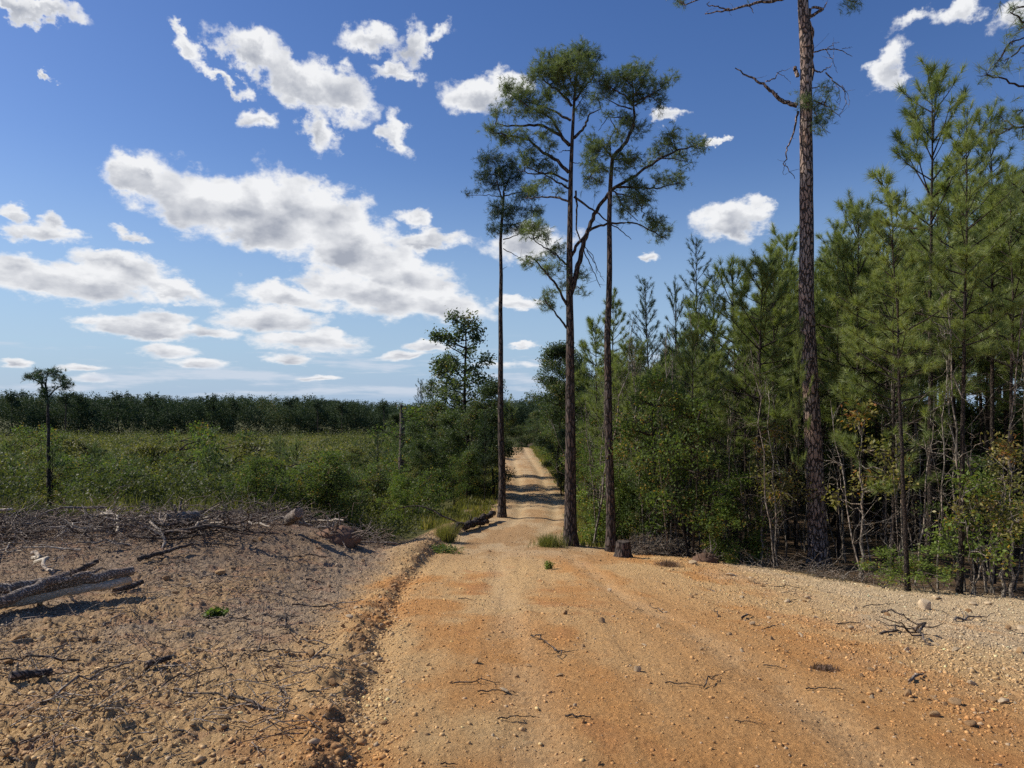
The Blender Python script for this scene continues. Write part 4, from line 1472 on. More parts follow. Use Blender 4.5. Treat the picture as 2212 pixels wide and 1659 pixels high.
made = 0
while made < 34:        # darker, taller shrubs along the back of the slash row and here and there beyond
    y = rng.uniform(18.5, 23) if made < 20 else rng.uniform(25, 60)
    x = rng.uniform(-.70, -.10) * y
    if not in_field(x, y) or sight(x - .45, y) or sight(x + .45, y) or sight(x, y):
        continue
    key = str(rng.choice(['un1', 'un0', 'un1']))
    s = rng.uniform(.35, .65)
    place(key, 'shrub', (x, y, gz(x, y) - .03), 'dark leafy shrub standing above the regrowth of the clearing', 'shrub', 'dark shrubs of the clearing', scale=(s * 1.4, s * 1.4, s))
    made += 1


def field_stuff():
    """the rest of the growth: one mesh of leafy clumps and stems, denser and coarser with distance"""
    G = Geo()
    n = 19000
    y = 17 + 250 * rng.random(n) ** 2.0
    x = (rng.random(n) * -1.05 + .0) * (y + 4)
    ok = in_field(x, y)
    x, y = x[ok], y[ok]
    z = ground_z(x, y, False)
    big = fbm(x, y, 9.0, 3, .5, 401)
    hm = hummock(x, y)
    hh = rng.uniform(.35, 1.0, len(x)) * np.interp(y, [17, 30, 60, 250], [.5, .9, .95, .85]) * (.26 + .3 * big + 2.3 * hm)
    hh = np.where(sight(x, y), hh * .2, hh)
    m = 5
    C = np.stack([x, y, z], -1)
    C = np.repeat(C, m, 0)
    H = np.repeat(hh, m)
    C[:, 2] += rng.random(len(C)) ** .7 * H * 1.25
    C[:, :2] += rng.normal(0, .22, (len(C), 2)) * (1 + np.repeat(y, m)[:, None] / 90)
    t = np.clip(np.repeat(fbm(x, y, 6.0, 4, .6, 402) * 1.7 - .25 - .62 * hm + rng.normal(0, .12, len(x)), m), 0, .99)
    yy = C[:, 1]
    for a, b, sz, k in ((0, 30, .085, 9), (30, 50, .12, 7), (50, 90, .18, 6), (90, 400, .32, 5)):
        s = (yy >= a) & (yy < b)
        leaves(G, C[s], k, sz, sz * 2.2, t[s], .35, .6)
    o = link('undergrowth', G.mesh('undergrowth', M['field']))
    tag(o, 'dense green regrowth covering the clearing down to the far trees', None, None, 'stuff')
    # grass and weed blades
    G = Geo()
    n = 26000
    y = 16.6 + 75 * rng.random(n) ** 1.9
    x = (rng.random(n) * -1.0 + .02) * (y + 3)
    patch = fbm(x, y, 4.0, 3, .55, 403)
    ok = in_field(x, y + .8) & (patch > .42) & ~sight(x, y)
    x, y = x[ok], y[ok]
    # verge weeds between road and stand, and at the berm's end
    n2 = 1500
    y2 = rng.uniform(20, 70, n2); x2 = road_x(y2) + 1.5 + rng.random(n2) * 1.1
    y3 = rng.uniform(23, 60, n2); x3 = road_x(y3) - 1.6 - rng.random(n2) * 1.6
    x = np.concatenate([x, x2, x3]); y = np.concatenate([y, y2, y3])
    z = ground_z(x, y, False)
    k = len(x)
    hh = rng.uniform(.25, .75, k) * np.where(np.arange(k) < k - 2 * n2, 1, .4)
    m = 7
    B = np.repeat(np.stack([x, y, z], -1), m, 0) + np.concatenate([rng.normal(0, .09, (k * m, 2)), np.zeros((k * m, 1))], 1)
    d = np.concatenate([rng.normal(0, .28, (k * m, 2)), np.ones((k * m, 1))], 1) * np.repeat(hh, m)[:, None] * rng.uniform(.6, 1.1, (k * m, 1))
    w = np.repeat(.006 + .0005 * y, m)[:, None] * np.stack([np.ones(k * m), rng.normal(0, .6, k * m), np.zeros(k * m)], -1)
    V = np.stack([B - w, B + w, B + d], 1).reshape(-1, 3)
    G.add(V, np.arange(len(V)).reshape(-1, 3), np.repeat(np.clip(np.repeat(rng.normal(.5, .2, k), m) + rng.normal(0, .1, k * m), 0, 1), 3))
    o = link('grass', G.mesh('grass', M['grass']))
    tag(o, 'yellow-green tall grass and weeds between the bushes and along the road', None, None, 'stuff')


field_stuff()


def far_wood():
    """the wood behind the clearing reads as one mass"""
    G = Geo()
    n = 2900
    x = rng.uniform(-330, 90, n)
    y = 262 + rng.random(n) ** 1.4 * 110 + .03 * (x + 100)
    edge = y.argsort()
    z = ground_z(x, y, False)
    h = rng.uniform(8.5, 13.5, n) + np.interp(x, [-220, -120, 0], [4.2, 2.8, .6]) + (fbm(x, y * 0, 26.0, 2, .5, 701) - .5) * 4
    h = np.where(y < 275, h * rng.uniform(.6, .95, n), h)
    tone = np.clip(fbm(x, y, 30, 3, .6, 702) * 1.4 - .35 + rng.normal(0, .13, n), 0, .99)
    for i in range(n):
        r = rng.uniform(1.7, 3.1)
        k = 28
        zz = rng.random(k)
        q = unit(rng.normal(0, 1, (k, 3))) * np.array([r, r, r * 1.35]) * rng.uniform(.7, 1.05, (k, 1))
        c = q + [x[i], y[i], z[i] + h[i] - r * 1.35]
        if y[i] < 285:
            c2 = np.stack([x[i] + rng.normal(0, r * .6, 20), y[i] + rng.normal(0, r * .5, 20), z[i] + rng.random(20) * h[i] * .7], -1)
            c = np.concatenate([c, c2])
        leaves(G, c, 9, .46, .75, np.full(len(c), tone[i]), .45, .8)
    o = link('far_woods', G.mesh('far_woods', M['far']))
    tag(o, 'dark mixed wood closing off the clearing along the horizon', None, None, 'stuff')
    # pines that stand clear of the skyline
    W, L = Geo(), Geo()
    W.tube(bent((0, 0, 0), (0, 0, 14), 8, 0, .01), np.linspace(.28, .1, 8), 6, .5)
    for _ in range(16):
        c = np.array([rng.normal(0, 1.4), rng.normal(0, 1.4), rng.uniform(10.5, 15)])
        W.tube([(0, 0, c[2] - 1.2), c * .6 + np.array([0, 0, c[2] - .5]) * .4, c], (.1, .07, .04), 4, .5, False)
        leaves(L, c + rng.normal(0, .55, (16, 3)), 6, .5, .4, rng.uniform(.2, .6), .4, .6)
    model('sky', [('trunk', W, 'bark_pine'), ('crown', L, 'far')])
    for i, u in enumerate((66, 78, 118, 213, 232, 290, 342, 355, 384, 150, 318, 12)):
        yy = rng.uniform(255, 290)
        xx = (u - 512) / F * yy
        zt = EYE + (VH - np.interp(u, [0, 180, 400], [392, 396, 405]) + rng.uniform(-1, 4)) / F * yy
        zz = gz(xx, yy)
        s = (zt - zz) / 15.2
        place('sky', 'pine_tree', (xx, yy, zz), 'distant pine standing out along the skyline of the far wood', 'pine tree', 'skyline pines of the far wood', scale=s)


far_wood()


# ------------------------------------------------------------------ dead wood: snag, stumps, logs, slash
def log_geo(p0, p1, r0, r1, seed=0, knots=3, wob=.012):
    global rng
    rng = np.random.default_rng(seed)
    G = Geo()
    P = bent(p0, p1, 14, 0, wob)
    rad = np.linspace(r0, r1, 14) * (1 + rng.normal(0, .025, 14))
    G.tube(P, rad, 12, .5)
    for _ in range(knots):
        k = rng.integers(2, 12)
        e = P[k] + unit(rng.normal(0, 1, 3) + [0, 0, .5]) * r0 * rng.uniform(1.6, 3.5)
        G.tube([P[k], e], (r0 * .3, r0 * .16), 6, .6)
    return G


def solid(name, G, mat, label, cat, group=None, smooth=True):
    V = np.concatenate(G.v)
    c = V.mean(0); c[2] = V[:, 2].min()
    G.v = [v - c for v in G.v]
    o = link(name, G.mesh(name, M[mat], smooth), None, tuple(c))
    return tag(o, label, cat, group)


def lift(p, h=0.0):
    return np.array([p[0], p[1], gz(p[0], p[1]) + h])


ZL = zoomed(0, 1500, 2.063)        # the near clearing, left
ZC = zoomed(1000, 1600, 2.212)
ZR = zoomed(2000, 1600, 2.063)


def g(zf, X, Y, h=0.0):
    u, v = zf(X, Y)
    ys = np.arange(3.0, 40, .02)
    xs = (u - 512) / F * ys
    zr = EYE + (VH - v) / F * ys
    hit = np.nonzero(zr <= ground_z(xs, ys) + h)[0]
    i = hit[0] if len(hit) else len(ys) - 1
    return np.array([xs[i], ys[i], float(ground_z(xs[i:i + 1], ys[i:i + 1])[0]) + h])


def line_log(zf, a, b, r0, r1, h0, h1, mat, label, seed, name='log', **kw):
    p0, p1 = g(zf, *a, h0), g(zf, *b, h1)
    G = log_geo(p0, p1, r0, r1, seed, **kw)
    solid(name, G, mat, label, name)


line_log(ZL, (-330, 700), (800, 500), .075, .045, .06, .16, 'wood_pale', 'smooth bleached log lowest in the log heap', 1, wob=.009)
line_log(ZL, (-250, 640), (820, 440), .078, .05, .14, .26, 'wood_grey', 'deeply furrowed grey log lying on top of the log heap', 2, wob=.006, knots=3)
line_log(ZL, (-150, 690), (420, 470), .06, .045, .12, .28, 'wood_grey', 'short weathered log crossing the log heap', 3, wob=.01)
line_log(ZL, (-300, 600), (560, 460), .055, .03, .22, .30, 'wood_grey', 'thin grey log along the back of the log heap', 4, wob=.008)
line_log(ZL, (60, 1110), (320, 1060), .034, .022, .03, .05, 'bark_dead', 'thick dead branch half sunk in the soil near the gravel', 5)
line_log(ZL, (900, 1030), (1060, 975), .025, .018, .02, .04, 'bark_dead', 'short black charred stick on the grey gravel', 6, name='stick')
line_log(ZL, (710, 565), (880, 510), .035, .03, .03, .06, 'bark_dead', 'broken branch piece just past the end of the log heap', 7)
line_log(ZL, (1010, 118), (1220, 100), .12, .09, .25, .30, 'wood_grey', 'pale log lying behind the slash at the edge of the clearing', 8)
line_log(ZL, (1780, 130), (1850, 80), .10, .10, .2, .5, 'wood_grey', 'cut log end poking out of the slash row', 9)
line_log(ZL, (420, 470), (610, 380), .04, .03, .05, .22, 'bark_dead', 'dark branch leaning out of the slash above the log heap', 10)
line_log(ZL, (860, 370), (1190, 270), .035, .02, .06, .16, 'bark_dead', 'long dark branch at the end of the slash row', 11)
line_log(ZL, (200, 330), (330, 440), .03, .02, .20, .06, 'wood_pale', 'white crooked branch sloping down the slash heap', 12, wob=.03)
Z6 = zoomed(1200, 1480, 5.53)
line_log(Z6, (1050, 560), (1560, 330), .12, .08, .12, .25, 'bark_pine', 'mossy dark log lying at the foot of the slim verge pine', 13)
line_log(Z6, (880, 560), (1450, 470), .08, .07, .1, .12, 'bark_pine', 'lower dark log beside the mossy one at the road verge', 14)
line_log(Z6, (890, 590), (1060, 540), .04, .03, .1, .15, 'wood_grey', 'pale stick poking out beside the verge logs', 15)


def arched_branch():
    G = Geo()
    pts = [(-200, 300), (100, 215), (350, 205), (550, 280), (700, 380), (900, 450), (1080, 560)]
    dist = on_ground(*Z6(1080, 600)).y + .2
    P = sub_line([at(*Z6(X, Y), dist) for X, Y in pts], 20)
    G.tube(P, np.linspace(.012, .035, 20), 6, .4)
    for (a, b) in (((350, 205), (290, 330)), ((550, 280), (700, 400)), ((100, 215), (60, 420)), ((280, 210), (200, 330))):
        G.tube(bent(at(*Z6(*a), dist), at(*Z6(*b), dist - .2), 5), np.linspace(.012, .006, 5), 4, .5)
    solid('branch', G, 'bark_dead', 'long bare branch arching over the weeds near the verge logs', 'branch')


arched_branch()


def stump():
    global rng
    rng = np.random.default_rng(77)
    p = on_ground(623, 557)
    G = Geo()
    n = 20
    a = np.arange(n) * 2 * math.pi / n
    lob = 1 + .10 * np.sin(3 * a + 1) + .07 * np.sin(7 * a)
    rings = []
    for zz, r in ((-.1, .30), (.0, .235), (.08, .19), (.30, .175), (.37, .17)):
        rings.append(np.stack([np.cos(a) * r * lob, np.sin(a) * r * lob, np.full(n, zz) + (rng.normal(0, .008, n) if zz > .3 else 0)], -1))
    V = np.concatenate(rings)
    i = np.arange(4)[:, None] * n; j = np.arange(n)[None, :]
    f = np.stack([i + j, i + (j + 1) % n, i + n + (j + 1) % n, i + n + j], -1).reshape(-1, 4)
    G.add(V, f, .3)
    e = bpy.data.objects.new('tree_stump', None)
    COL.objects.link(e)
    e.location = p
    tag(e, 'low dark cut stump at the foot of the stand next to the straight road pine', 'stump')
    link('bark', G.mesh('bark', M['bark_pine'], True), e)
    T = Geo()
    top = rings[-1] * [.96, .96, 1] + [0, 0, .004]
    T.add(np.vstack([[[0, 0, .385]], top]), np.stack([np.zeros(n, int), 1 + np.arange(n), 1 + (np.arange(n) + 1) % n], -1), .5)
    link('cut_face', T.mesh('cut_face', M['bark_dead']), e)


stump()


def snag():
    global rng
    rng = np.random.default_rng(78)
    dist = 40.0
    b = at(401, 478, dist); b.z = gz(b.x, b.y) - .1
    t = at(402, 410, dist)
    G = Geo()
    P = bent(b, t, 10, 0, .006)
    G.tube(P, np.linspace(.19, .13, 10), 10, .5)
    for q in range(5):
        d = rng.normal(0, .07, 2)
        G.tube([t + Vector((d[0], d[1], -.3)), t + Vector((d[0] * 1.2, d[1] * 1.2, rng.uniform(.05, .4)))], (.06, .01), 5, .5)
    G.tube(bent(P[7], P[7] + [.5, 0, .3], 3), (.04, .03, .02), 5, .5)
    solid('dead_tree', G, 'snag', 'broken-topped dead trunk standing in the brush beside the roadside clump', 'dead tree')


snag()


def root_ball(p, r, label, seed, mat='bark_dead'):
    """upturned root plate: a lump of soil with roots twisting out of it"""
    global rng
    rng = np.random.default_rng(seed)
    e = bpy.data.objects.new('root_ball', None)
    COL.objects.link(e)
    e.location = p
    tag(e, label, 'root ball')
    th, ph = np.meshgrid(np.arange(20) / 20 * 2 * math.pi, np.linspace(-.3, 1.5, 10))
    rr = r * (.62 + .5 * fbm(th.ravel() * 2, ph.ravel() * 3 + seed, .8, 3, .6, seed)).reshape(th.shape)
    V = np.stack([np.cos(th) * np.cos(ph) * rr * 1.2, np.sin(th) * np.cos(ph) * rr, np.sin(ph) * rr * .8], -1).reshape(-1, 3)
    i = np.arange(9)[:, None] * 20; j = np.arange(20)[None, :]
    f = np.stack([i + j, i + (j + 1) % 20, i + 20 + (j + 1) % 20, i + 20 + j], -1).reshape(-1, 4)
    G = Geo(); G.add(V, f, .1)
    link('soil_lump', G.mesh('soil_lump', M['lump']), e)
    G = Geo()
    for _ in range(34):
        a = unit(rng.normal(0, 1, 3) * [1, 1, .6] + [0, 0, .35])
        s = a * r * .5
        P = sub_line([s, s + a * r * .4, s + a * r * .7 + rng.normal(0, .25 * r, 3), s + a * r * .8 + rng.normal(0, .4 * r, 3)], 8)
        G.tube(P, np.linspace(.05, .012, 8) * r, 5, .4)
    link('root', G.mesh('root', M['wood_grey'], True), e)


root_ball(on_ground(338, 541), .42, 'upturned root ball of soil and twisted roots at the edge of the brush', 5)
root_ball(on_ground(706, 562), .30, 'reddish mat of roots and needles beside the grey brush heap', 6)


def branch_model(seed, L=1.2, r=.018, side=4):
    global rng
    rng = np.random.default_rng(seed)
    G = Geo()
    P = bent((-L / 2, 0, 0), (L / 2, 0, 0), 9, rng.uniform(-.08, .08), .035)
    P[:, 2] = np.abs(P[:, 2]) * .6
    G.tube(P, np.linspace(r, r * .4, 9), 6, .5)
    for _ in range(side):
        k = rng.integers(2, 8)
        d = unit(np.array([rng.uniform(.3, 1), rng.normal(0, .8), rng.uniform(0, .5)]))
        l = rng.uniform(.12, .4) * L
        Q = bent(P[k], P[k] + d * l, 5, .05, .06)
        G.tube(Q, np.linspace(r * .5, r * .2, 5), 4, .5)
    return G


STICKS = []
for i_ in range(8):
    STICKS.append((branch_model(900 + i_, (.5, .8, 1.2, 1.6, .35, .9, 1.3, .25)[i_], (.010, .013, .020, .026, .010, .012, .028, .012)[i_], (1, 3, 4, 5, 0, 5, 3, 0)[i_])))
for tone_ in ('bark_dead', 'wood_grey', 'wood_pale'):
    STORE[tone_] = []
for i_, G_ in enumerate(STICKS):
    for tone_ in ('bark_dead', 'wood_grey', 'wood_pale'):
        STORE[tone_].append(G_.mesh('branch', M[tone_], True))
rng = np.random.default_rng(600)


def stick(i, tone, p, rot, label, group=None, tilt=(0, 0), s=1.0, name='stick'):
    o = link(name, STORE[tone][i], None, tuple(p))
    o.rotation_euler = (tilt[0], tilt[1], rot)
    o.scale = (s,) * 3
    tag(o, label, name, group)


def stick_px(zf, a, b, i, tone, label, h=.012):
    L = (.5, .8, 1.2, 1.6, .35, .9, 1.3, .25)[i]
    p, q = g(zf, *a), g(zf, *b)
    d = q - p
    s = np.linalg.norm(d[:2]) / L
    stick(i, tone, (p + q) / 2 + [0, 0, h], math.atan2(d[1], d[0]), label, None, (0, -math.atan2(d[2], np.linalg.norm(d[:2]))), s)


for a_ in [
    (ZC, (1310, 690), (1450, 760), 5, 'bark_dead', 'dark forked stick on the orange track, its thicker end kinked'),
    (ZC, (1450, 760), (1520, 850), 1, 'bark_dead', 'dark twig continuing from the forked stick on the orange track'),
    (ZC, (1540, 1228), (1710, 1230), 7, 'bark_dead', 'short straight black stick lying across the orange track'),
    (ZC, (1090, 1245), (1330, 1238), 0, 'bark_dead', 'thin twig with peeled end lying across the orange track'),
    (ZC, (830, 440), (930, 447), 4, 'bark_dead', 'small dark stick up the track near the soil ridge'),
    (ZC, (800, 1005), (1110, 1000), 1, 'bark_dead', 'slender twig by the pale yellow soil patch'),
    (ZC, (960, 1065), (1210, 1075), 0, 'bark_dead', 'curved thin twig next to the white stone chip'),
    (ZC, (710, 1545), (830, 1550), 7, 'bark_dead', 'dark bark chip at the very front of the track'),
    (ZR, (-10, 935), (240, 960), 2, 'bark_dead', 'long dark twig with a bushy end on the pale gravel'),
    (ZR, (230, 970), (320, 890), 5, 'bark_dead', 'bushy dark twig end on the pale gravel'),
    (ZR, (1320, 630), (1540, 600), 1, 'bark_dead', 'brown branch lying near the scrubby twig on the pale slope'),
    (ZR, (1530, 600), (1620, 700), 5, 'bark_dead', 'scrubby dark twig on the pale slope'),
    (ZR, (465, 530), (525, 515), 4, 'bark_dead', 'small stick on the pale gravel below the reddish root mat'),
    (ZR, (860, 985), (1090, 985), 0, 'bark_dead', 'twig across the gravel between orange soil and tan rocks'),
    (ZR, (1500, 930), (1590, 880), 4, 'wood_grey', 'stick propped behind the upright tan rock'),
    (ZR, (420, 1175), (600, 1200), 0, 'bark_dead', 'fine twig on the orange soil by a small dark stone'),
    (ZR, (600, 835), (740, 850), 4, 'bark_dead', 'reddish twig near the mat of brown needles'),
    (ZR, (1780, 545), (1950, 530), 2, 'wood_grey', 'grey stick beside the pale rocks below the straight young pine'),
    (ZR, (1330, 495), (1480, 530), 0, 'bark_dead', 'thin reddish twig on the slope under the stand'),
    (ZL, (560, 1090), (790, 1010), 1, 'bark_dead', 'forked thin branch on the grey gravel'),
    (ZL, (390, 1130), (460, 1095), 4, 'wood_grey', 'short pale stick on the grey gravel'),
    (ZL, (1360, 1400), (1480, 1340), 1, 'bark_dead', 'forked twig on the tan soil near the soil ridge'),
    (ZL, (900, 1555), (990, 1530), 7, 'bark_dead', 'chunky dark stick on the tan soil'),
    (ZL, (230, 1640), (360, 1590), 2, 'wood_pale', 'splintered pale stick at the front of the tan soil'),
    (ZL, (1100, 1650), (1190, 1625), 7, 'wood_grey', 'grey wood chip at the front of the tan soil'),
    (ZL, (1460, 1030), (1600, 940), 5, 'bark_dead', 'clump of dark twigs on the grey gravel beside the ridge'),
    (ZL, (830, 730), (1000, 750), 3, 'bark_dead', 'curved dark branch in the rough soil below the slash'),
    (ZL, (1890, 495), (2010, 520), 7, 'bark_dead', 'dark stick on the soil by the upper track'),
    (ZL, (1830, 565), (1925, 575), 4, 'bark_dead', 'second dark stick on the soil by the upper track'),
    (ZL, (980, 365), (1190, 400), 3, 'bark_dead', 'long bowed branch resting below the end of the slash row'),
    (ZL, (330, 380), (440, 345), 2, 'wood_pale', 'pale stick caught in the middle of the slash heap'),
    (ZL, (640, 800), (760, 740), 0, 'wood_grey', 'grey twig in the rough soil'),
]:
    stick_px(*a_)
for _ in range(95):                # strewn sticks
    y = 4.0 + 12 * rng.random() ** 1.2
    u = rng.uniform(-60, 360) if rng.random() < .75 else rng.uniform(620, 1080)
    x = (u - 512) / F * y
    if dirt_mask(x, y) < .5:
        continue
    i = int(rng.choice([0, 1, 4, 5, 7, 4, 7, 0]))
    s = rng.uniform(.45, 1.0)
    stick(i, str(rng.choice(['bark_dead', 'wood_grey', 'bark_dead'])), (x, y, gz(x, y) + .012), rng.random() * 6.28,
          'small dead stick strewn over the bare soil of the clearing', 'sticks strewn over the soil', (0, rng.normal(0, .08)), s)


def slash_point():
    while True:
        if rng.random() < .86:
            x = rng.uniform(-14, -4.8); y = 13.6 + rng.normal(0, 1.5) + .16 * (x + 8)
        else:
            x = rng.uniform(-7, -2.9); y = 17.4 + rng.normal(0, .6)
        if y > 9.5 and not (x > -4.0 and y < 16.5) and not (y < 11.5 and x > -5.5):
            return x, y


for _ in range(230):               # larger branches of the slash row
    x, y = slash_point()
    i = int(rng.choice([2, 3, 6, 1, 3, 6]))
    stick(i, str(rng.choice(['bark_dead', 'wood_grey', 'wood_grey', 'wood_pale', 'bark_dead'])), (x, y, gz(x, y) + abs(rng.normal(.05, .12))), rng.normal(.1, .8) + (math.pi if rng.random() < .5 else 0),
          'dead branch tangled in the long slash row', 'dead branches of the slash row', (rng.normal(0, .3), rng.normal(-.1, .16)), rng.uniform(.6, 1.35), 'branch')


def brush():
    G = Geo()
    for _ in range(3600):
        x, y = slash_point()
        h = abs(rng.normal(0, .19)) * (.4 + 1.2 * float(fbm(np.array([x]), np.array([y]), 1.6, 2, .5, 88)[0]))
        p = np.array([x, y, gz(x, y) + h])
        l = rng.uniform(.15, .8)
        d = unit(np.array([rng.normal(0, 1), rng.normal(0, .6), rng.normal(.05, .25)]))
        G.tube(bent(p, p + d * l, 5, rng.uniform(-.15, .15), .07), np.linspace(rng.uniform(.004, .011), .003, 5), 3, rng.random(), False)
    for _ in range(1400):      # fine roots and twigs littering the rough soil in front
        y = 3.6 + 10.5 * rng.random(); x = rng.uniform(-.76, -.30 + .1 * rng.random()) * y
        p = np.array([x, y, gz(x, y) + .015])
        l = rng.uniform(.03, .22) if rng.random() < .8 else rng.uniform(.2, .5)
        d = unit(np.array([rng.normal(0, 1), rng.normal(0, 1), abs(rng.normal(.0, .25))]))
        G.tube(bent(p, p + d * l, 4, rng.uniform(-.1, .1), .035), np.linspace(.005, .002, 4), 3, rng.random(), False)
    o = link('twig_litter', G.mesh('twig_litter', M['wood_grey']))
    tag(o, 'matted dead twigs filling the slash row and littering the rough soil', None, None, 'stuff')
    G = Geo()
    for _ in range(800):      # silvery brush heap at the foot of the stand
        u = rng.uniform(632, 690)
        p = on_ground(u, 556)
        b = np.array([p.x + rng.normal(0, .1), p.y + rng.uniform(.15, 1.2), 0]); b[2] = gz(b[0], b[1]) + abs(rng.normal(0, .14)) * (1 - abs(u - 661) / 40)
        d = unit(np.array([rng.normal(.5, .8), rng.normal(0, .5), rng.normal(.15, .4)]))
        G.tube(bent(b, b + d * rng.uniform(.2, .7), 5, rng.uniform(-.3, .1), .05), np.linspace(.007, .003, 5), 3, rng.random(), False)
    for _ in range(260):      # and under the big pine along the berm
        y = rng.uniform(13.0, 19); x = wood_x(y) + rng.normal(.1, .35)
        b = np.array([x, y, gz(x, y) + .02])
        d = unit(np.array([rng.normal(0, 1), rng.normal(0, .6), abs(rng.normal(.1, .4))]))
        G.tube(bent(b, b + d * rng.uniform(.2, .8), 5, rng.uniform(-.3, .1), .06), np.linspace(.008, .003, 5), 3, rng.random(), False)
    o = link('brush', G.mesh('brush', M['bark_pale']))
    tag(o, 'silvery dead brush heaped at the foot of the stand', None, 'dead brush', 'stuff')


brush()


# ------------------------------------------------------------------ stones
def stone_mesh(name, seed, squash, mat, sub=3, sharp=.5):
    import bmesh
    r = np.random.default_rng(seed)
    bm = bmesh.new()
    bmesh.ops.create_icosphere(bm, subdivisions=sub, radius=1.0)
    cuts = [(unit(r.normal(0, 1, 3)), r.uniform(.45, .85)) for _ in range(11)]
    for v in bm.verts:
        p = np.array(v.co)
        for nrm, d in cuts:
            e = p @ nrm - d
            if e > 0:
                p = p - nrm * e * (.75 + .25 * sharp)
        p = p * (1 + .09 * (fbm(np.array([p[0] * 2 + 5]), np.array([p[1] * 2 + p[2] * 1.7]), .7, 3, .6, seed)[0] - .5))
        v.co = Vector(p * squash)
    me = bpy.data.meshes.new(name)
    bm.to_mesh(me)
    bm.free()
    me.materials.append(M[mat])
    me.polygons.foreach_set('use_smooth', np.ones(len(me.polygons), bool))
    me.set_sharp_from_angle(angle=R(38))
    return me


STONES = {}
for mt in ('rock_tan', 'rock_pale'):
    STONES[mt] = [stone_mesh('rock', 10 + i, np.array(sq), mt) for i, sq in enumerate(((1, .8, .7), (1, .7, .45), (.8, .75, 1), (1.1, .6, .35), (1, .9, .6), (.9, .8, .8)))]


def rock(i, mt, p, size, rot, label, group=None, tilt=(0, 0), sink=.25):
    o = link('rock', STONES[mt][i], None, (p[0], p[1], p[2] + size * (.5 - sink)))
    o.scale = (size,) * 3
    o.rotation_euler = (tilt[0], tilt[1], rot)
    tag(o, label, 'rock', group)


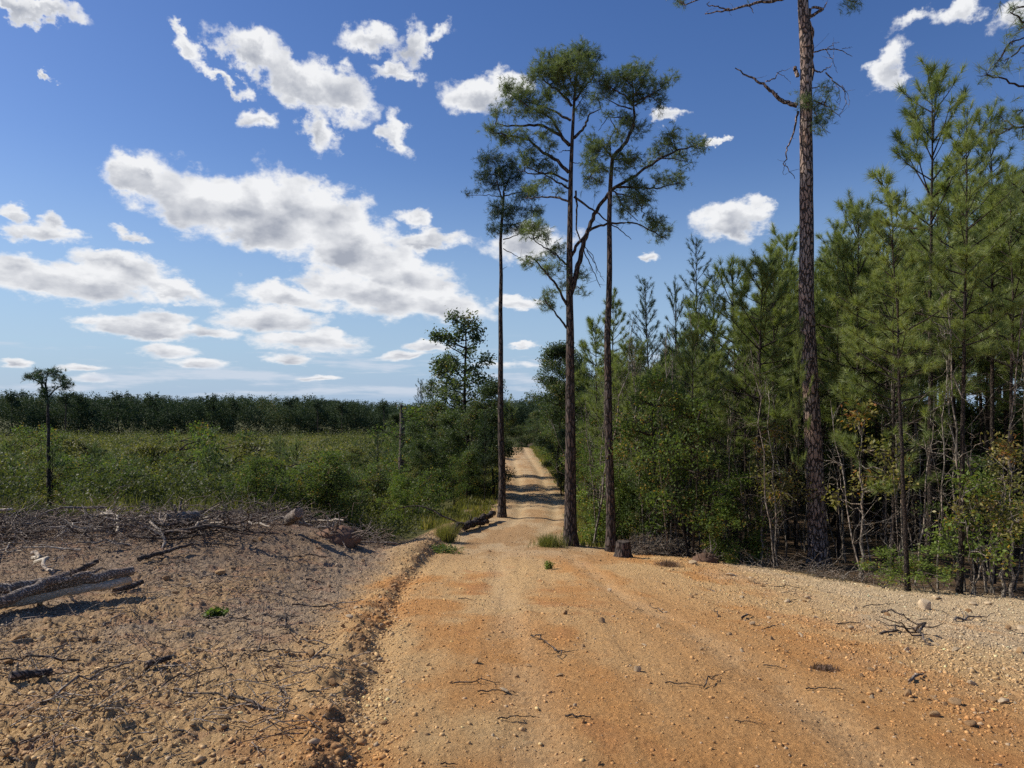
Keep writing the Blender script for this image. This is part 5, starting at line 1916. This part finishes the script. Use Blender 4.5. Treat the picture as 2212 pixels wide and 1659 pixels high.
for zf, X, Y, w, i, mt, lab in [
    (ZR, 1490, 1010, 45, 2, 'rock_tan', 'upright angular tan rock with a stick behind it'),
    (ZR, 1510, 1040, 32, 1, 'rock_tan', 'tan stone lying against the base of the upright rock'),
    (ZR, 1660, 1140, 42, 0, 'rock_tan', 'rounded tan rock in the orange soil'),
    (ZR, 1875, 1190, 50, 4, 'rock_tan', 'blocky tan rock lowest on the orange slope'),
    (ZR, 1790, 1060, 50, 4, 'rock_tan', 'yellowish rock half buried above the blocky one'),
    (ZR, 1620, 1035, 26, 3, 'rock_tan', 'thin flat tan stone among the cluster of rocks'),
    (ZR, 1725, 1065, 26, 5, 'rock_tan', 'small round stone between the yellowish and rounded rocks'),
    (ZR, 1310, 975, 30, 1, 'rock_tan', 'flat dark-sided stone on the gravel apart from the cluster'),
    (ZR, 1600, 470, 62, 2, 'rock_pale', 'large whitish boulder at the foot of the straight young pine'),
    (ZR, 1665, 405, 32, 4, 'rock_pale', 'pale rounded stone perched behind the large whitish boulder'),
    (ZR, 1870, 490, 30, 5, 'rock_tan', 'grey rounded stone in shade near the pale rocks'),
    (ZR, 1895, 440, 26, 4, 'rock_pale', 'pale stone under the outer pines of the stand'),
    (ZR, 1990, 440, 34, 1, 'rock_pale', 'flat pale stone under the outer pines of the stand'),
    (ZR, 2200, 600, 46, 4, 'rock_pale', 'white stone at the outer end of the pale slope'),
    (ZR, 1140, 595, 28, 0, 'rock_pale', 'cream angular stone on the pale slope'),
    (ZR, 1665, 695, 36, 1, 'rock_pale', 'cream flat stone near the scrubby twig'),
    (ZR, 1785, 730, 48, 3, 'rock_pale', 'long thin cream slab on the pale slope'),
    (ZR, 2090, 1050, 60, 3, 'rock_pale', 'long thin slab on the near pale slope'),
    (ZR, 385, 630, 32, 1, 'rock_tan', 'grey-topped stone at the boundary of the orange track and pale gravel'),
    (ZR, 150, 395, 24, 0, 'rock_tan', 'small brown stone below the berm of the stand'),
    (ZR, 165, 190, 36, 4, 'rock_pale', 'pale rock against the reddish mat of roots'),
    (ZR, 400, 265, 40, 3, 'rock_pale', 'pale slab lying along the berm of the stand'),
    (ZR, 745, 425, 28, 1, 'rock_pale', 'pale flat stone on the slope below the thick scaly pine'),
    (ZR, 925, 525, 26, 1, 'rock_pale', 'whitish chip on the slope below the thick scaly pine'),
    (ZR, 650, 660, 26, 5, 'rock_tan', 'stone in shadowed clods on the pale gravel'),
    (ZR, 740, 740, 24, 0, 'rock_tan', 'reddish stone on the pale gravel'),
    (ZR, 1205, 885, 22, 5, 'rock_tan', 'dun pebble near the mat of brown needles'),
    (ZR, 1265, 850, 30, 4, 'rock_tan', 'dun rock near the mat of brown needles'),
    (ZR, 650, 1230, 24, 1, 'rock_tan', 'small dark-edged stone on the orange soil'),
    (ZL, 1370, 460, 46, 4, 'rock_tan', 'large buff rock on the rough soil beyond the log heap'),
    (ZL, 1030, 495, 34, 0, 'rock_tan', 'buff rock just past the end of the log heap'),
    (ZL, 1140, 495, 26, 1, 'rock_tan', 'buff stone between the two larger rocks beyond the log heap'),
    (ZL, 1020, 550, 26, 3, 'rock_pale', 'cream flat stone below the end of the log heap'),
    (ZL, 120, 860, 62, 3, 'rock_tan', 'long flat buff stone below the log heap'),
    (ZL, 590, 880, 34, 2, 'rock_tan', 'dark upright wedge of stone on the rough soil'),
    (ZL, 390, 890, 28, 5, 'rock_tan', 'small buff stone near the dark wedge of stone'),
    (ZL, 290, 765, 50, 1, 'rock_tan', 'brown flat rock in the rough soil under the logs'),
    (ZL, 190, 1315, 42, 1, 'rock_pale', 'cream oval stone on the tan soil'),
    (ZL, 480, 1360, 40, 0, 'rock_tan', 'yellow-brown stone on the tan soil'),
    (ZL, 160, 1410, 46, 4, 'rock_tan', 'dark brown rock on the tan soil'),
    (ZL, 1615, 250, 26, 0, 'rock_tan', 'pinkish rock on the mound beside the slash'),
    (ZL, 1570, 258, 26, 1, 'rock_tan', 'flat pinkish rock on the mound beside the slash'),
    (ZL, 1225, 1160, 26, 1, 'rock_tan', 'ochre stone on the grey gravel'),
    (ZL, 245, 650, 32, 0, 'rock_tan', 'reddish brown rock tucked under the bleached log'),
    (ZL, 30, 1595, 56, 1, 'rock_tan', 'buff slab at the front of the tan soil'),
    (ZL, 1040, 1222, 26, 5, 'rock_tan', 'rounded grey-buff stone on the gravel'),
    (ZL, 1680, 860, 34, 3, 'rock_pale', 'thin pale slab on the gravel beside the ridge'),
    (ZL, 1470, 820, 34, 3, 'rock_pale', 'narrow cream slab on the gravel'),
    (ZL, 60, 1010, 60, 1, 'rock_tan', 'brown slab at the edge of the gravel'),
    (ZC, 405, 355, 30, 4, 'rock_tan', 'ochre rock sitting on the upper end of the soil ridge'),
    (ZC, 110, 560, 38, 1, 'rock_pale', 'pale slab on the crest of the soil ridge'),
    (ZC, 150, 500, 26, 1, 'rock_pale', 'pale stone above the slab on the soil ridge'),
    (ZC, 165, 650, 30, 0, 'rock_tan', 'buff stone on the flank of the soil ridge'),
    (ZC, 90, 600, 24, 3, 'rock_tan', 'thin buff stone under the slab on the soil ridge'),
    (ZC, 335, 1265, 34, 1, 'rock_tan', 'flat reddish stone beside the wheel cut'),
    (ZC, 360, 925, 44, 1, 'rock_tan', 'dark flat rock lodged in the wheel cut'),
    (ZC, 345, 1465, 32, 0, 'rock_tan', 'grey stone low in the wheel cut'),
    (ZC, 1130, 1045, 40, 3, 'rock_pale', 'white stone chip on the track'),
    (ZC, 1500, 950, 34, 3, 'rock_tan', 'thin yellow slab on the orange track'),
    (ZC, 1655, 755, 22, 5, 'rock_tan', 'small dark round stone on the orange track'),
    (ZC, 1290, 885, 26, 3, 'rock_tan', 'flat buff chip in the middle of the track'),
    (ZC, 620, 1340, 26, 1, 'rock_tan', 'grey flat stone on the near track'),
    (ZC, 2060, 745, 24, 3, 'rock_pale', 'cream chip where the track meets the pale gravel'),
]:
    p = g(zf, X, Y)
    size = w / 6.0 * p[1] / F * .85
    rock(i, mt, p, size, rng.random() * 6.28, lab, None, (rng.normal(0, .15), rng.normal(0, .15)))
for _ in range(120):
    y = 4.6 + 14 * rng.random() ** 1.5
    side = rng.random()
    u = rng.uniform(-40, 370) if side < .5 else (rng.uniform(640, 1080) if side < .93 else rng.uniform(380, 640))
    x = (u - 512) / F * y
    if dirt_mask(x, y) < .6:
        continue
    mt = 'rock_pale' if (u > 600 and rng.random() < .55) or rng.random() < .15 else 'rock_tan'
    rock(int(rng.integers(0, 6)), mt, (x, y, gz(x, y)), rng.uniform(.012, .040) * (1 + .03 * y), rng.random() * 6.28,
         'cream fist-sized stone strewn over the bare soil' if mt == 'rock_pale' else 'brown fist-sized stone strewn over the bare soil',
         'cream stones strewn over the soil' if mt == 'rock_pale' else 'brown stones strewn over the soil', (rng.normal(0, .3), rng.normal(0, .3)))


def gravel():
    """clods and pebbles nobody could count"""
    ico = np.array([(0, 0, 1), (.894, 0, .447), (.276, .851, .447), (-.724, .526, .447), (-.724, -.526, .447), (.276, -.851, .447),
                    (.724, .526, -.447), (-.276, .851, -.447), (-.894, 0, -.447), (-.276, -.851, -.447), (.724, -.526, -.447), (0, 0, -1)])
    fc = np.array([(0, 1, 2), (0, 2, 3), (0, 3, 4), (0, 4, 5), (0, 5, 1), (1, 6, 2), (2, 7, 3), (3, 8, 4), (4, 9, 5), (5, 10, 1),
                   (2, 6, 7), (3, 7, 8), (4, 8, 9), (5, 9, 10), (1, 10, 6), (6, 11, 7), (7, 11, 8), (8, 11, 9), (9, 11, 10), (10, 11, 6)])
    n = 130000
    y = 2.9 * np.exp(rng.random(n) * math.log(24 / 2.9))
    x = rng.uniform(-.80, .80, n) * (y + .6)
    d = x - rut_x(y)
    left = sstep(.1, -.5, d)
    rgt = sstep(1.6, 3.6, x - .02 * y)
    dens = .22 + .78 * np.maximum(left, rgt) + 1.0 * np.exp(-((d - .05) / .3) ** 2)
    dens = dens * (.35 + 1.1 * fbm(x, y, .9, 3, .6, 801))
    keep = (rng.random(n) < dens) & (dirt_mask(x, y) > .35)
    x, y = x[keep], y[keep]
    n = len(x)
    z = ground_z(x, y)
    s = .0022 + .012 * rng.random(n) ** 9 * (1 + .15 * left[keep]) + .0007 * y * rng.uniform(.5, 1.2, n)
    s = s * (1 + .1 * rgt[keep])
    s = s * (1 + 1.3 * np.exp(-((d[keep] - .05) / .22) ** 2) * rng.random(n) ** 2)
    a = rng.random(n) * 6.28
    base = ico[None] * (1 + rng.normal(0, .3, (n, 12, 1)))
    base = base * np.stack([rng.uniform(.8, 1.4, n), rng.uniform(.6, 1.0, n), rng.uniform(.45, .9, n)], -1)[:, None, :]
    ca, sa = np.cos(a)[:, None], np.sin(a)[:, None]
    bx = base[..., 0] * ca - base[..., 1] * sa
    by = base[..., 0] * sa + base[..., 1] * ca
    V = np.stack([bx, by, base[..., 2]], -1) * s[:, None, None] + np.stack([x, y, z + s * .12], -1)[:, None, :]
    Fc = (np.arange(n)[:, None, None] * 12 + fc[None]).reshape(-1, 3)
    tone = np.exp(rng.normal(.02, .22, n))[:, None] * soil_color(x, y)
    tone = tone + (np.array([[.50, .40, .27]]) - tone) * (rng.random((n, 1)) < .10) * .7
    tone = np.concatenate([np.clip(tone, 0, .8), np.ones((n, 1))], 1)
    me = build_mesh('gravel', V.reshape(-1, 3), [Fc], [M['clod']], {'soil': ('FLOAT_COLOR', np.repeat(tone, 12, 0))})
    tag(link('gravel', me), 'loose clods and pebbles covering the graded soil', None, None, 'stuff')


gravel()


# ------------------------------------------------------------------ small green things on the bare ground
def tuft(u, v, r, h, n, mat, label, broad=False, seed=0, name='grass_tuft', cat='grass tuft'):
    global rng
    rng = np.random.default_rng(seed)
    p = on_ground(u, v)
    G = Geo()
    if broad:
        c = np.concatenate([rng.normal(0, r * .5, (n, 2)), rng.random((n, 1)) * h], 1)
        leaves(G, c, 6, .05, .05, None, .6)
    else:
        b = np.concatenate([rng.normal(0, r * .4, (n, 2)), np.zeros((n, 1))], 1)
        d = np.concatenate([rng.normal(0, .35, (n, 2)), np.ones((n, 1))], 1) * h * rng.uniform(.5, 1.1, (n, 1))
        w = rng.normal(0, 1, (n, 3)) * [.004, .004, 0]
        V = np.stack([b - w, b + w, b + d], 1).reshape(-1, 3)
        G.add(V, np.arange(n * 3).reshape(-1, 3), np.repeat(rng.random(n) * .8, 3))
    o = link(name, G.mesh(name, M[mat]), None, tuple(p))
    tag(o, label, cat)


tuft(550, 546, .42, .36, 900, 'grass', 'yellow-green grass tuft at the foot of the tallest road pine', seed=1)
tuft(446, 542, .30, .60, 900, 'grass', 'bright green feathery weed beside the verge logs', seed=2)
tuft(441, 553, .42, .14, 260, 'leaf', 'low green creeping weed on the edge of the track', True, 3, 'creeping_plant', 'weed')
tuft(549, 569, .05, .12, 50, 'leaf_light', 'single bright green seedling on the soil below the road pines', True, 4, 'seedling_plant', 'weed')
tuft(215, 617, .08, .05, 90, 'leaf', 'thin patch of tiny green weeds in the rough soil', True, 5, 'creeping_plant', 'weed')
tuft(825, 670, .10, .03, 700, 'needle_dry', 'mat of brown fallen needles on the pale gravel', False, 6, 'needle_mat', 'pine needles')
tuft(668, 566, .3, .12, 900, 'needle_dry', 'reddish heap of fallen needles below the grey brush heap', False, 7, 'needle_mat', 'pine needles')
